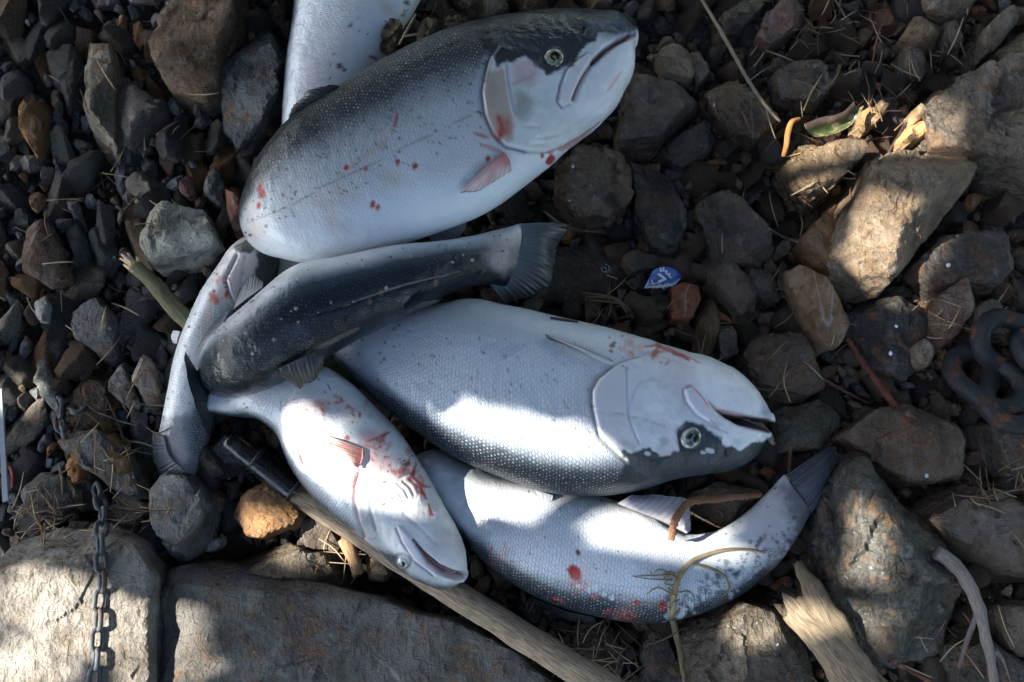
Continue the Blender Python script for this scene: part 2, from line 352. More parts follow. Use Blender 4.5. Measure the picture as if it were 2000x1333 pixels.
# ------------------------------------------------------------------ ground
def axis(lo, hi, n, far):
    a = np.linspace(lo, hi, n); g = np.geomspace(0.05, far, 14)
    return np.concatenate([lo - g[::-1], a, hi + g])
def build_ground():
    xs = axis(-1.0, 1.0, 260, 60.0); ys = axis(-0.8, 0.9, 220, 60.0)
    X, Y = np.meshgrid(xs, ys, indexing='ij'); P = np.stack([X.ravel(), Y.ravel(), np.zeros(X.size)], -1)
    amp = np.clip(1.4 - 0.2 * np.hypot(P[:, 0], P[:, 1]), 0.2, 1)
    P[:, 2] = -0.016 + amp * (0.010 * fbm(P * 7, 3, 4) + 0.004 * fbm(P * 60, 7, 3, 0.6))
    n, m = X.shape; i = np.arange(n * m).reshape(n, m)
    F = np.stack([i[:-1, :-1].ravel(), i[1:, :-1].ravel(), i[1:, 1:].ravel(), i[:-1, 1:].ravel()], -1)
    o = link('ground', mesh_np('ground', P, F), M['soil']); tag(o, kind='structure')
    o['label'] = 'dark damp soil and grit under the stones'
build_ground()


# ------------------------------------------------------------------ added foliage out of view: shades the place, gaps cut for sun patches
LIT = [   # (height of the surface, outline in photo pixels)
 (0.085, [(0,1150),(41,1100),(183,1148),(312,1200),(312,1345),(232,1345),(183,1275),(60,1212),(0,1185)]),
 (0.085, [(-40,1262),(0,1262),(110,1318),(130,1360),(-40,1360)]),
 (0.03, [(-30,735),(60,738),(72,792),(-30,795)]),
 (0.065, [(332,985),(346,945),(368,925),(380,940),(360,970),(340,995)]),
 (0.05, [(440,1030),(510,945),(565,960),(600,1030),(700,1085),(660,1105),(460,1068)]),
 (0.05, [(590,960),(610,975),(700,1050),(660,1050)]),
 (0.13, [(590,800),(650,800),(710,860),(800,925),(860,990),(850,1030),(760,1010),(690,950),(610,890)]),
 (0.15, [(850,785),(1000,815),(1190,850),(1205,905),(1000,892),(850,838)]),
 (0.1, [(926,945),(1003,962),(1064,988),(1034,1014),(983,1018),(942,985)]),
 (0.095, [(1136,1008),(1180,990),(1248,1014),(1340,1057),(1440,1020),(1500,985),(1480,1030),(1400,1075),(1340,1100),(1248,1092),(1180,1050)]),
 (0.06, [(1525,225),(1600,222),(1700,195),(1800,225),(1905,205),(1915,262),(1850,300),(1740,330),(1650,320),(1580,390),(1535,380)]),
 (0.1, [(1640,430),(1740,372),(1792,405),(1762,470),(1702,540),(1640,562),(1618,500)]),
 (0.07, [(1535,525),(1575,520),(1605,560),(1560,580)]),
 (0.065, [(1560,440),(1610,430),(1610,470),(1570,490)]),
 (0.1, [(1625,1000),(1680,960),(1730,1040),(1730,1240),(1690,1250),(1625,1120)]),
 (0.08, [(1390,1200),(1470,1178),(1520,1215),(1470,1262),(1400,1250)]),
 (0.09, [(1540,1130),(1570,1130),(1660,1240),(1650,1290),(1560,1200)]),
 (0.07, [(1880,1010),(1960,1050),(1950,1090),(1870,1050)]),
 (0.05, [(1500,120),(1530,120),(1540,200),(1510,200)]),
 (0.155, [(960,60),(1080,40),(1085,62),(960,85)]),
]
def build_shade_tree():
    rs = np.random.RandomState(4)
    root = empty('tree', (-2.9, 0.25, 0.0)); tag(root, 'leafy tree on the bank beside the stones, outside the picture', 'tree')
    n = 42000; V = []; F = []
    g = np.stack([rs.uniform(-1.15, 1.25, n), rs.uniform(-0.95, 1.05, n)], -1); d = rs.uniform(1.25, 3.8, n)
    base = np.stack([g[:, 0], g[:, 1], np.full(n, .085)], -1); C = base + SUN * d[:, None]
    pc = proj(C); low = (C[:, 2] < 1.42) & (pc[:, 0] > -260) & (pc[:, 0] < 2260) & (pc[:, 1] > -260) & (pc[:, 1] < 1593)
    near = np.linalg.norm((C - CAM) * [1, 1, 1.3], axis=1) < .85; C = C[~(low | near)]; n = len(C)
    k = 0
    ang = np.linspace(0, 2 * math.pi, 7)[:6]
    A = rs.normal(0, 1, (n, 3)) + SUN * .9; A /= np.linalg.norm(A, axis=1)[:, None]
    B = np.cross(A, rs.normal(0, 1, (n, 3))); B /= np.linalg.norm(B, axis=1)[:, None]; Q = np.cross(A, B)
    L = rs.uniform(.026, .044, n)
    pts = C[:, None] + B[:, None] * (np.cos(ang)[None, :, None] * L[:, None, None]) + Q[:, None] * (np.sin(ang)[None, :, None] * L[:, None, None] * .6)
    bad = np.zeros(n * 6, bool)
    for zz, poly in LIT:
        t = (pts[..., 2] - zz) / SUN[2]; sh = pts - SUN * t[..., None]; bad |= inside(proj(sh.reshape(-1, 3)), poly)
    ok = ~bad.reshape(n, 6).any(1)
    pts = pts[ok]; m = len(pts); print('leaves', m)
    Vv = pts.reshape(-1, 3); ix = np.arange(m)[:, None] * 6
    Fq = np.concatenate([np.concatenate([ix, ix + 1, ix + 2, ix + 3], 1), np.concatenate([ix, ix + 3, ix + 4, ix + 5], 1)])
    link('crown', mesh_np('crown', Vv, Fq, False), M['foliage'], root)
    # trunk and limbs
    def limb(path, r0, r1, V, F):
        path = np.array(path, float); nn = 10; o = len(V)
        for i, p in enumerate(path):
            t_ = path[min(i + 1, len(path) - 1)] - path[max(i - 1, 0)]; t_ /= np.linalg.norm(t_); u = np.cross(t_, [.3, .9, .1]); u /= np.linalg.norm(u); v = np.cross(t_, u); r = r0 + (r1 - r0) * i / (len(path) - 1)
            for q in range(nn): V.append(p + (u * math.cos(q * 2 * math.pi / nn) + v * math.sin(q * 2 * math.pi / nn)) * r)
        for i in range(len(path) - 1):
            for q in range(nn): F.append((o + i * nn + q, o + i * nn + (q + 1) % nn, o + (i + 1) * nn + (q + 1) % nn, o + (i + 1) * nn + q))
    V, F = [], []
    limb([(-2.9, .25, -.1), (-2.88, .22, .5), (-2.8, .2, 1.0), (-2.6, .15, 1.7), (-2.3, .1, 2.3)], .13, .04, V, F)
    for y1, z1 in ((-.8, 1.5), (-.3, 1.9), (.3, 1.8), (.8, 1.6), (.1, 1.4)):
        limb([(-2.8, .2, 1.0), (-2.4, .2 + (y1 - .2) * .45, 1.25), (-1.9, y1 * .8, z1), (-1.4, y1, z1 + .1)], .045, .007, V, F)
    o = link('trunk', mesh_np('trunk', V, F), M['wood'], root); o.color = (.12, .10, .08, 1)
build_shade_tree()
def build_sky_blockers():
    # added unseen trees in a ring: block the low sky for darker reflections
    spots = [(3.4, 1.2, 'nearest bushy tree right of the stones, outside the picture'), (2.6, 3.4, 'bushy tree beyond the stones to the right, outside the picture'), (.3, 3.9, 'bushy tree straight beyond the stones, outside the picture'), (-2.2, 3.6, 'bushy tree beyond the stones to the left, outside the picture'), (3.9, -1.6, 'bushy tree right and behind the camera, outside the picture'), (1.6, -4.2, 'bushy tree straight behind the camera, outside the picture'), (-1.6, -4.0, 'bushy tree left and behind the camera, outside the picture')]
    for i, (x, y, lab) in enumerate(spots):
        rs = np.random.RandomState(200 + i); root = empty('tree', (x, y, 0)); tag(root, lab, 'tree')
        n = 2600; d = rs.normal(0, 1, (n, 3)); d /= np.linalg.norm(d, axis=1)[:, None]; C = d * (rs.uniform(.35, 1, n) ** .5)[:, None] * [1.5, 1.5, 2.3] + [x, y, 2.6]
        B = rs.normal(0, 1, (n, 3)); B /= np.linalg.norm(B, axis=1)[:, None]; Q = np.cross(B, rs.normal(0, 1, (n, 3))); Q /= np.linalg.norm(Q, axis=1)[:, None]; L = rs.uniform(.10, .2, n)
        ang = np.linspace(0, 2 * math.pi, 7)[:6]
        pts = C[:, None] + B[:, None] * (np.cos(ang)[None, :, None] * L[:, None, None]) + Q[:, None] * (np.sin(ang)[None, :, None] * L[:, None, None] * .55)
        if i == 2:      # added canopy over the stones: blocks the sky overhead for darker reflections
            m = 2200; rr_ = np.sqrt(rs.uniform(0, 1, m)) * 1.5; aa_ = rs.uniform(0, 6.283, m); C2 = np.stack([.25 + rr_ * np.cos(aa_), .05 + rr_ * np.sin(aa_), rs.uniform(3.2, 4.0, m)], -1)
            B2 = rs.normal(0, 1, (m, 3)) * [1, 1, .4]; B2 /= np.linalg.norm(B2, axis=1)[:, None]; Q2 = np.cross(B2, rs.normal(0, .4, (m, 3)) + [0, 0, 1]); Q2 /= np.linalg.norm(Q2, axis=1)[:, None]; L2 = rs.uniform(.08, .15, m)
            pts = np.concatenate([pts, C2[:, None] + B2[:, None] * (np.cos(ang)[None, :, None] * L2[:, None, None]) + Q2[:, None] * (np.sin(ang)[None, :, None] * L2[:, None, None] * .6)])
        keep = (pts[..., 2] > .25).all(1); pts = pts[keep]; ix = np.arange(len(pts))[:, None] * 6
        Fq = np.concatenate([np.concatenate([ix, ix + 1, ix + 2, ix + 3], 1), np.concatenate([ix, ix + 3, ix + 4, ix + 5], 1)])
        link('crown', mesh_np('crown', pts.reshape(-1, 3), Fq, False), M['foliage'], root)
        P = np.array([(x, y, -.1), (x + .03, y, .9), (x - .04, y + .05, 2.0), (x, y, 3.6)]); V = []; F = []
        for k, p in enumerate(P):
            for q in range(10): V.append(p + np.array([math.cos(q * .6283), math.sin(q * .6283), 0]) * (.15 - .035 * k))
        for k in range(3):
            for q in range(10): F.append((k * 10 + q, k * 10 + (q + 1) % 10, k * 10 + 10 + (q + 1) % 10, k * 10 + 10 + q))
        o = link('trunk', mesh_np('trunk', V, F), M['wood'], root); o.color = (.12, .10, .08, 1)
build_sky_blockers()

# ------------------------------------------------------------------ the stones one can tell apart
# (outline px, height above ground, colour, wetness, label, options)
GREY = (.15, .155, .16); SLATE = (.115, .13, .145); BROWN = (.17, .12, .08); DK = (.07, .072, .075); TAN = (.34, .28, .21)
ROCKS = [
 ([(-70,1190),(0,1140),(35,1062),(120,1022),(205,1022),(285,1058),(322,1130),(312,1215),(312,1330),(305,1430),(-70,1430)], .085, (.29,.28,.26), .0, 'broad pale beige slab under the rusty chain', dict(level=6, tilt=(.03,-.05), rough=.03, layer=.5, nch=0, planes=[(-.1,.6,.7,160,1075,.075)])),
 ([(318,1170),(350,1118),(430,1098),(520,1120),(640,1140),(760,1170),(890,1210),(1010,1280),(1090,1345),(1090,1440),(310,1440),(306,1300)], .062, (.135,.135,.128), .15, 'largest flat grey slab with rough ledges under the wooden pole', dict(level=6, tilt=(-.02,-.03), rough=.034, layer=1.0, nch=0, planes=[(.05,.7,.6,600,1150,.05),(-.6,.1,.7,335,1220,.05)])),
 ([(380,1085),(440,1052),(560,1062),(690,1092),(800,1142),(770,1172),(640,1142),(500,1124),(400,1112)], .050, (.15,.13,.10), .1, 'brown ledge of rock along the upper edge of the largest slab', dict(level=5, layer=.8)),
 ([(298,960),(325,922),(380,928),(412,985),(402,1058),(348,1118),(316,1075)], .060, (.27,.285,.29), .1, 'pale blue-grey wedge stone below the left fish tail', dict(level=5)),
 ([(438,1042),(468,985),(512,940),(565,955),(602,985),(590,1020),(520,1052)], .050, (.36,.21,.10), .05, 'orange-brown angular stone beside the black pole socket', dict(level=5)),
 ([(112,838),(190,838),(255,885),(292,972),(236,962),(135,885)], .050, (.115,.12,.115), .0, 'dark grey-green slate slab with chain running under it', dict(level=5, nch=3)),
 ([(44,962),(70,922),(140,930),(155,985),(112,1026),(58,1004)], .042, (.12,.125,.13), .0, 'dark block above the pale beige slab', dict(level=4)),
 ([(130,905),(150,884),(178,906),(187,950),(152,952)], .035, (.42,.21,.07), .0, 'small bright orange stone beside the chain', dict(level=4)),
 ([(130,930),(150,935),(165,960),(158,1000),(140,990)], .032, (.36,.32,.22), .0, 'small pale yellow stone under the bright orange one', dict(level=4)),
 ([(228,676),(262,668),(296,705),(312,780),(294,842),(276,765)], .034, (.36,.32,.29), .0, 'pale pinkish wedge stone left of the fish with grey tail', dict(level=4)),
 ([(140,602),(190,580),(232,622),(226,722),(190,702),(150,662)], .030, (.125,.13,.14), .0, 'flat dark slate with smooth rounded face', dict(level=4)),
 ([(284,424),(330,404),(402,418),(428,478),(402,508),(308,532),(284,492)], .060, (.46,.46,.42), .0, 'whitish quartz rock with ochre cracks', dict(level=5, layer=.7)),
 ([(44,440),(86,424),(112,470),(140,548),(112,562),(54,540)], .040, (.16,.12,.10), .05, 'flat brown slate with rusty orange lower edge', dict(level=4, nch=3)),
 ([(178,20),(202,28),(222,110),(230,270),(216,392),(194,392),(168,312),(172,150)], .045, (.25,.235,.19), .0, 'tall lichen-streaked slate splinter standing on its edge', dict(level=5, layer=1.0, nch=5)),
 ([(345,-60),(462,-60),(468,45),(440,122),(428,172),(372,215),(330,190),(308,120),(322,55)], .075, (.215,.155,.11), .0, 'big rounded brown boulder left of the white-bellied fish', dict(level=5, nch=5)),
 ([(468,82),(520,28),(562,60),(552,200),(512,252),(458,282),(428,242),(436,150)], .045, (.135,.15,.165), .0, 'layered blue-grey slate beside the white-bellied fish', dict(level=5, layer=1.0)),
 ([(38,236),(60,190),(92,188),(86,262),(70,312),(54,272)], .040, (.30,.165,.07), .0, 'rust-orange stone with a dark mossy foot', dict(level=4)),
 ([(440,350),(456,335),(470,380),(488,440),(480,478),(462,470),(446,410)], .045, (.26,.12,.09), .1, 'reddish stone blotched white behind the largest fish', dict(level=4)),
 ([(405,345),(425,330),(440,360),(438,398),(412,398),(396,372)], .036, (.19,.21,.24), .0, 'rounded blue-grey pebble beside the reddish blotched stone', dict(level=4)),
 ([(348,372),(368,342),(378,360),(376,396)], .030, (.42,.24,.22), .0, 'small pink triangular stone', dict(level=3)),
 ([(205,700),(230,690),(250,730),(275,790),(262,822),(232,790),(214,745)], .026, (.2,.205,.2), .0, 'narrow striped grey slate tongue', dict(level=4, layer=1.2)),
 ([(72,590),(92,578),(104,600),(98,648),(80,640)], .026, (.33,.34,.34), .0, 'whitish oval pebble in the slate bed', dict(level=4)),
 ([(60,700),(82,690),(112,745),(128,800),(112,808),(88,780),(70,742)], .028, (.21,.23,.22), .0, 'grey-green striped slate beside the coiled chain end', dict(level=4, layer=1.0)),
 ([(115,820),(185,690),(215,770),(232,850),(190,842)], .020, (.13,.105,.08), .0, 'low brown stone above the dark grey-green slab', dict(level=4)),
 # right side
 ([(1676,222),(1700,216),(1711,232),(1704,250),(1690,258),(1676,244)], .050, (.52,.40,.25), .0, 'round yellow pebble touching the torn leaf', dict(level=4, rough=.06)),
 ([(1705,208),(1716,204),(1730,222),(1722,230),(1708,222)], .048, (.58,.44,.32), .0, 'small pinkish-cream pebble with a pointed tip', dict(level=4, rough=.06)),
 ([(1776,222),(1800,220),(1802,236),(1782,242)], .072, (.60,.45,.32), .0, 'small cream pebble on top of the double yellow one', dict(level=4, rough=.06)),
 ([(1758,268),(1772,250),(1796,240),(1811,254),(1804,272),(1782,282),(1764,280)], .060, (.54,.38,.21), .0, 'double-humped yellow pebble against the glistening boulder', dict(level=4, rough=.08)),
 ([(1752,300),(1768,282),(1778,300)], .075, (.52,.42,.28), .0, 'small pointed yellow pebble below the double-humped one', dict(level=3, rough=.06)),
 ([(1204,195),(1240,155),(1330,178),(1372,205),(1302,272),(1262,312),(1200,302)], .050, (.12,.105,.095), .5, 'dark blue-grey rock with brown edges below the largest fish\'s jaw', dict(level=5)),
 ([(1368,192),(1420,158),(1500,198),(1512,250),(1470,282),(1402,252)], .050, (.15,.10,.06), .7, 'wet brown and orange rock under the long straw', dict(level=5)),
 ([(1084,312),(1150,288),(1216,310),(1232,390),(1190,450),(1120,442),(1084,402)], .060, (.12,.09,.065), .8, 'wet brown cube-like rock between the largest fish and a tail fin', dict(level=5)),
 ([(1276,302),(1380,240),(1412,262),(1385,300),(1330,328)], .040, DK, .6, 'long wet black stone in the gap between brown rocks', dict(level=4)),
 ([(1358,402),(1410,374),(1470,390),(1516,500),(1482,522),(1390,512)], .050, (.115,.11,.105), .4, 'dark grey angular rock with a flat speckled face', dict(level=5, nch=4)),
 ([(1232,322),(1300,338),(1346,430),(1312,512),(1270,502),(1240,432)], .030, (.085,.088,.09), .4, 'long dark slate lying in the hollow', dict(level=5, layer=.8)),
 ([(1374,502),(1410,494),(1470,560),(1476,640),(1430,612),(1385,562)], .042, (.16,.14,.13), .3, 'grey slate with a rusty corner above the green needles', dict(level=4)),
 ([(1440,520),(1500,530),(1535,580),(1500,600),(1455,570)], .034, (.10,.105,.11), .7, 'glistening dark stone beside the tan splinter', dict(level=4)),
 ([(1309,562),(1366,560),(1366,592),(1346,632),(1308,630)], .046, (.33,.125,.085), .15, 'brick-red block of stone under the blue wrapper', dict(level=4, nch=4)),
 ([(1376,572),(1398,600),(1404,650),(1392,720),(1350,690),(1362,620)], .034, (.17,.125,.075), .1, 'narrow brown stone standing beside the brick-red block', dict(level=4)),
 ([(1398,640),(1432,625),(1440,690),(1405,712)], .026, (.10,.105,.11), .2, 'small dark wedge stone under the green needles', dict(level=3)),
 ([(1440,705),(1480,650),(1560,660),(1612,710),(1600,762),(1540,792),(1470,765)], .050, (.12,.085,.065), .6, 'dark wet reddish-brown rock beside an open fish mouth', dict(level=5)),
 ([(1533,532),(1562,520),(1602,558),(1657,630),(1640,682),(1592,692),(1560,622)], .070, (.40,.315,.24), .05, 'tan splinter-shaped rock with a sunlit tip', dict(level=5, nch=5)),
 ([(1553,478),(1600,430),(1642,450),(1630,530),(1612,548),(1580,520)], .065, (.30,.19,.08), .25, 'ochre-brown rock wedged against the big sunlit block', dict(level=5)),
 ([(1620,495),(1658,392),(1690,322),(1760,298),(1882,310),(1892,350),(1832,440),(1722,572),(1662,594),(1625,552)], .115, (.27,.24,.20), .2, 'biggest squared block with a sunlit ochre face', dict(level=6, tilt=(-.06,.12), nch=3, rough=.06, planes=[(-.55,-.30,.78,1700,430,.095),(.62,-.50,.60,1780,470,.085),(.1,.6,.7,1790,330,.10)])),
 ([(1800,225),(1868,150),(1942,128),(2070,128),(2070,480),(1990,442),(1932,332),(1862,302),(1810,292)], .110, (.15,.14,.125), .8, 'large wet glistening grey boulder beside the yellow pebbles', dict(level=6, tilt=(-.15,-.0), rough=.09, planes=[(-.6,-.15,.75,1850,230,.075),(-.3,-.7,.6,1900,310,.07)])),
 ([(1523,332),(1560,290),(1622,280),(1682,300),(1642,352),(1582,402),(1550,380)], .065, (.22,.18,.12), .85, 'wet shining brown rock below the torn leaf', dict(level=5, rough=.07)),
 ([(1500,152),(1540,130),(1602,128),(1622,180),(1582,216),(1522,202)], .055, (.09,.085,.08), .8, 'wet black rock with a thin orange rim', dict(level=5)),
 ([(1474,78),(1490,40),(1552,-5),(1584,30),(1542,70),(1502,96)], .045, (.19,.125,.115), .5, 'purplish red stone above the wet black rock', dict(level=5)),
 ([(1280,100),(1302,90),(1342,112),(1352,160),(1330,176),(1290,146)], .044, (.24,.23,.20), .2, 'pale grey lump above the dark rock with brown edges', dict(level=4)),
 ([(1340,112),(1370,105),(1382,150),(1362,170),(1350,150)], .038, (.22,.21,.19), .2, 'small pale stone with a red drop on it', dict(level=4)),
 ([(1804,642),(1815,590),(1870,550),(1917,540),(1902,590),(1870,642),(1832,690)], .060, (.28,.205,.18), .4, 'smooth pinkish stone beside the white pebble', dict(level=5, nch=3, rough=.03)),
 ([(1650,622),(1720,562),(1810,602),(1800,700),(1762,752),(1700,722)], .035, (.07,.076,.08), .5, 'black slab flecked with loose fish scales', dict(level=5)),
 ([(1768,690),(1785,670),(1812,672),(1820,700),(1802,722),(1775,718)], .050, (.40,.39,.36), .0, 'whitish round pebble on the black slab', dict(level=4)),
 ([(1632,852),(1700,802),(1772,790),(1852,830),(1892,900),(1870,932),(1762,952),(1700,902)], .065, (.16,.135,.11), .3, 'brown-grey flat-topped rock between two dark rocks', dict(level=5)),
 ([(1606,992),(1640,895),(1692,900),(1762,980),(1852,1060),(1892,1180),(1842,1272),(1732,1292),(1660,1252),(1608,1112)], .115, (.075,.085,.085), .8, 'big dark greenish wet boulder right of the curved fish tail', dict(level=6, tilt=(-.12,.0), rough=.07, planes=[(-.75,.05,.65,1650,1080,.07),(.6,.45,.62,1800,1060,.085),(.55,-.5,.66,1810,1220,.07)])),
 ([(1750,962),(1800,942),(1902,950),(2060,985),(2060,1130),(1962,1122),(1852,1072)], .070, (.15,.135,.125), .5, 'long layered grey rock above the bare grey twig', dict(level=5, layer=1.0)),
 ([(1330,1222),(1440,1172),(1532,1200),(1602,1310),(1592,1430),(1342,1430)], .080, (.17,.165,.14), .7, 'wet sparkling rock below the fish with the curled tail', dict(level=6, rough=.06, tilt=(.1,.1))),
 ([(1508,806),(1600,778),(1652,830),(1602,872),(1520,888)], .034, (.095,.105,.09), .4, 'low greenish black stone in front of the open fish mouth', dict(level=5, layer=.8)),
 ([(1770,532),(1850,452),(1952,460),(1992,500),(1932,572),(1832,592)], .050, (.085,.088,.09), .3, 'dark slate slab right of the biggest squared block', dict(level=5)),
 ([(1870,822),(1960,818),(2060,860),(2060,935),(1942,922)], .045, (.10,.105,.105), .3, 'dark rock under the heavy chain', dict(level=5)),
 ([(1886,612),(1935,585),(1962,615),(1950,668),(1900,662)], .036, (.14,.155,.15), .2, 'greenish grey stone above the heavy chain', dict(level=4)),
 ([(1925,1190),(1990,1170),(2060,1215),(2060,1290),(1965,1275)], .045, (.17,.155,.13), .4, 'rock with a red crumb beside the bare grey twig', dict(level=4)),
 ([(1840,1250),(1925,1215),(1990,1290),(2000,1400),(1860,1400)], .040, (.09,.1,.105), .3, 'dark flat stone under the bare grey twig', dict(level=4)),
 ([(1872,112),(1930,50),(1968,18),(1988,45),(1942,100),(1902,132)], .045, (.20,.19,.17), .1, 'long grey stone pointing at the glistening boulder', dict(level=4, nch=4)),
 ([(1752,82),(1780,40),(1832,50),(1834,88),(1782,98)], .045, (.25,.205,.15), .1, 'tan stone with a dark hole', dict(level=4)),
 ([(1836,46),(1870,40),(1876,98),(1842,104)], .038, (.15,.155,.155), .1, 'small upright grey stone beside the tan one', dict(level=4)),
 ([(1795,-30),(1880,-30),(1900,40),(1850,42),(1800,20)], .050, (.17,.16,.14), .1, 'rounded grey-brown stone above the tan one', dict(level=4)),
 ([(1940,100),(2000,60),(2060,60),(2060,125),(1960,128)], .040, (.16,.165,.13), .2, 'mottled olive stone behind the glistening boulder', dict(level=4)),
 ([(1750,90),(1805,100),(1800,160),(1755,150)], .030, (.12,.11,.10), .2, 'dark stone tucked under the tan one', dict(level=3)),
 ([(1345,60),(1420,30),(1490,-20),(1510,0),(1440,70),(1380,88)], .032, (.115,.11,.105), .3, 'long dark stone lying across the straw', dict(level=4)),
 ([(560,1020),(620,1010),(690,1060),(690,1100),(610,1085)], .030, (.09,.085,.08), .1, 'dark stone in the hollow under the pole', dict(level=4)),
 ([(715,1090),(745,1085),(768,1110),(750,1138),(720,1135)], .040, (.24,.20,.14), .1, 'rounded tan pebble wedged under the pole', dict(level=4)),
 ([(1340,965),(1400,940),(1475,960),(1480,1000),(1420,1030),(1350,1020)], .028, (.11,.10,.09), .2, 'low dark rock inside the bend of the curved fish', dict(level=5)),
 ([(1110,1215),(1180,1225),(1230,1290),(1190,1340),(1120,1300)], .022, (.10,.085,.065), .1, 'low brown stone among roots under the curved fish', dict(level=4)),
 ([(1255,1225),(1300,1230),(1320,1290),(1280,1330),(1250,1290)], .026, (.11,.12,.12), .2, 'grey stone standing among the roots', dict(level=4)),
 ([(1040,470),(1140,470),(1230,520),(1240,560),(1130,590),(1020,590)], .008, (.05,.045,.04), .3, 'flat black muddy stone under the spread tail fin', dict(level=5)),
 ([(1195,510),(1240,490),(1290,500),(1290,530),(1230,535)], .025, (.11,.11,.105), .3, 'small grey stone above the blue wrapper', dict(level=4)),
 ([(870,-30),(960,-35),(1000,20),(960,42),(900,40)], .030, (.14,.125,.115), .3, 'brown stone behind the largest fish\'s back', dict(level=4)),
 ([(1000,-30),(1060,-30),(1075,15),(1020,22)], .036, (.22,.15,.09), .3, 'rusty stone behind the largest fish\'s head', dict(level=4)),
 ([(1140,-20),(1180,-25),(1195,15),(1150,18)], .034, (.16,.12,.09), .3, 'small brown stone behind the largest fish\'s snout', dict(level=4)),
]
def near_poly(P, poly, grow):
    d, _ = dpoly(P, poly, True); ins = inside(P, poly); return ins, d
def build_rocks():
    for i, (out, h, c, wet, label, op) in enumerate(ROCKS):
        rs = np.random.RandomState(100 + i)
        W = np.array([at(x, y, h * 0.45)[:2] for x, y in out])
        cx, cy = (W.min(0) + W.max(0)) / 2 * 0.5 + W.mean(0) * 0.5
        # rough outline: split edges and jitter
        fine = []
        for a, b in zip(W, np.roll(W, -1, 0)):
            L = np.linalg.norm(b - a); nseg = max(1, int(L / (0.035 if op['level'] >= 6 else 0.014)))
            nn = np.array([-(b - a)[1], (b - a)[0]]) / max(L, 1e-6)
            for k in range(nseg):
                t = k / nseg; fine.append(a + (b - a) * t + nn * rs.normal(0, 0.0022 if op['level'] >= 6 else 0.0014) * (k > 0))
        f = poly_radial(fine, cx, cy)
        P, F = rock_shape(rs, f, h, op['level'], depth=0.03, nchamf=op.get('nch', 7), rough=op.get('rough', .05), layer=op.get('layer', 0.2), tilt=op.get('tilt'), flat=.25, p=60, planes=[(q[:3], at(q[3], q[4], q[5]) - np.array([cx, cy, 0])) for q in op.get('planes', ())])
        me = mesh_np('stone', P, F); me.set_sharp_from_angle(angle=math.radians(28))
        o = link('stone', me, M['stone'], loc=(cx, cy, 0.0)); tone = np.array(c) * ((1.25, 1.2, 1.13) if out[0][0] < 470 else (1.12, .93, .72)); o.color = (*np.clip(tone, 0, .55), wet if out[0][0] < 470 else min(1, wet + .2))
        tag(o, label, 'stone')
build_rocks()

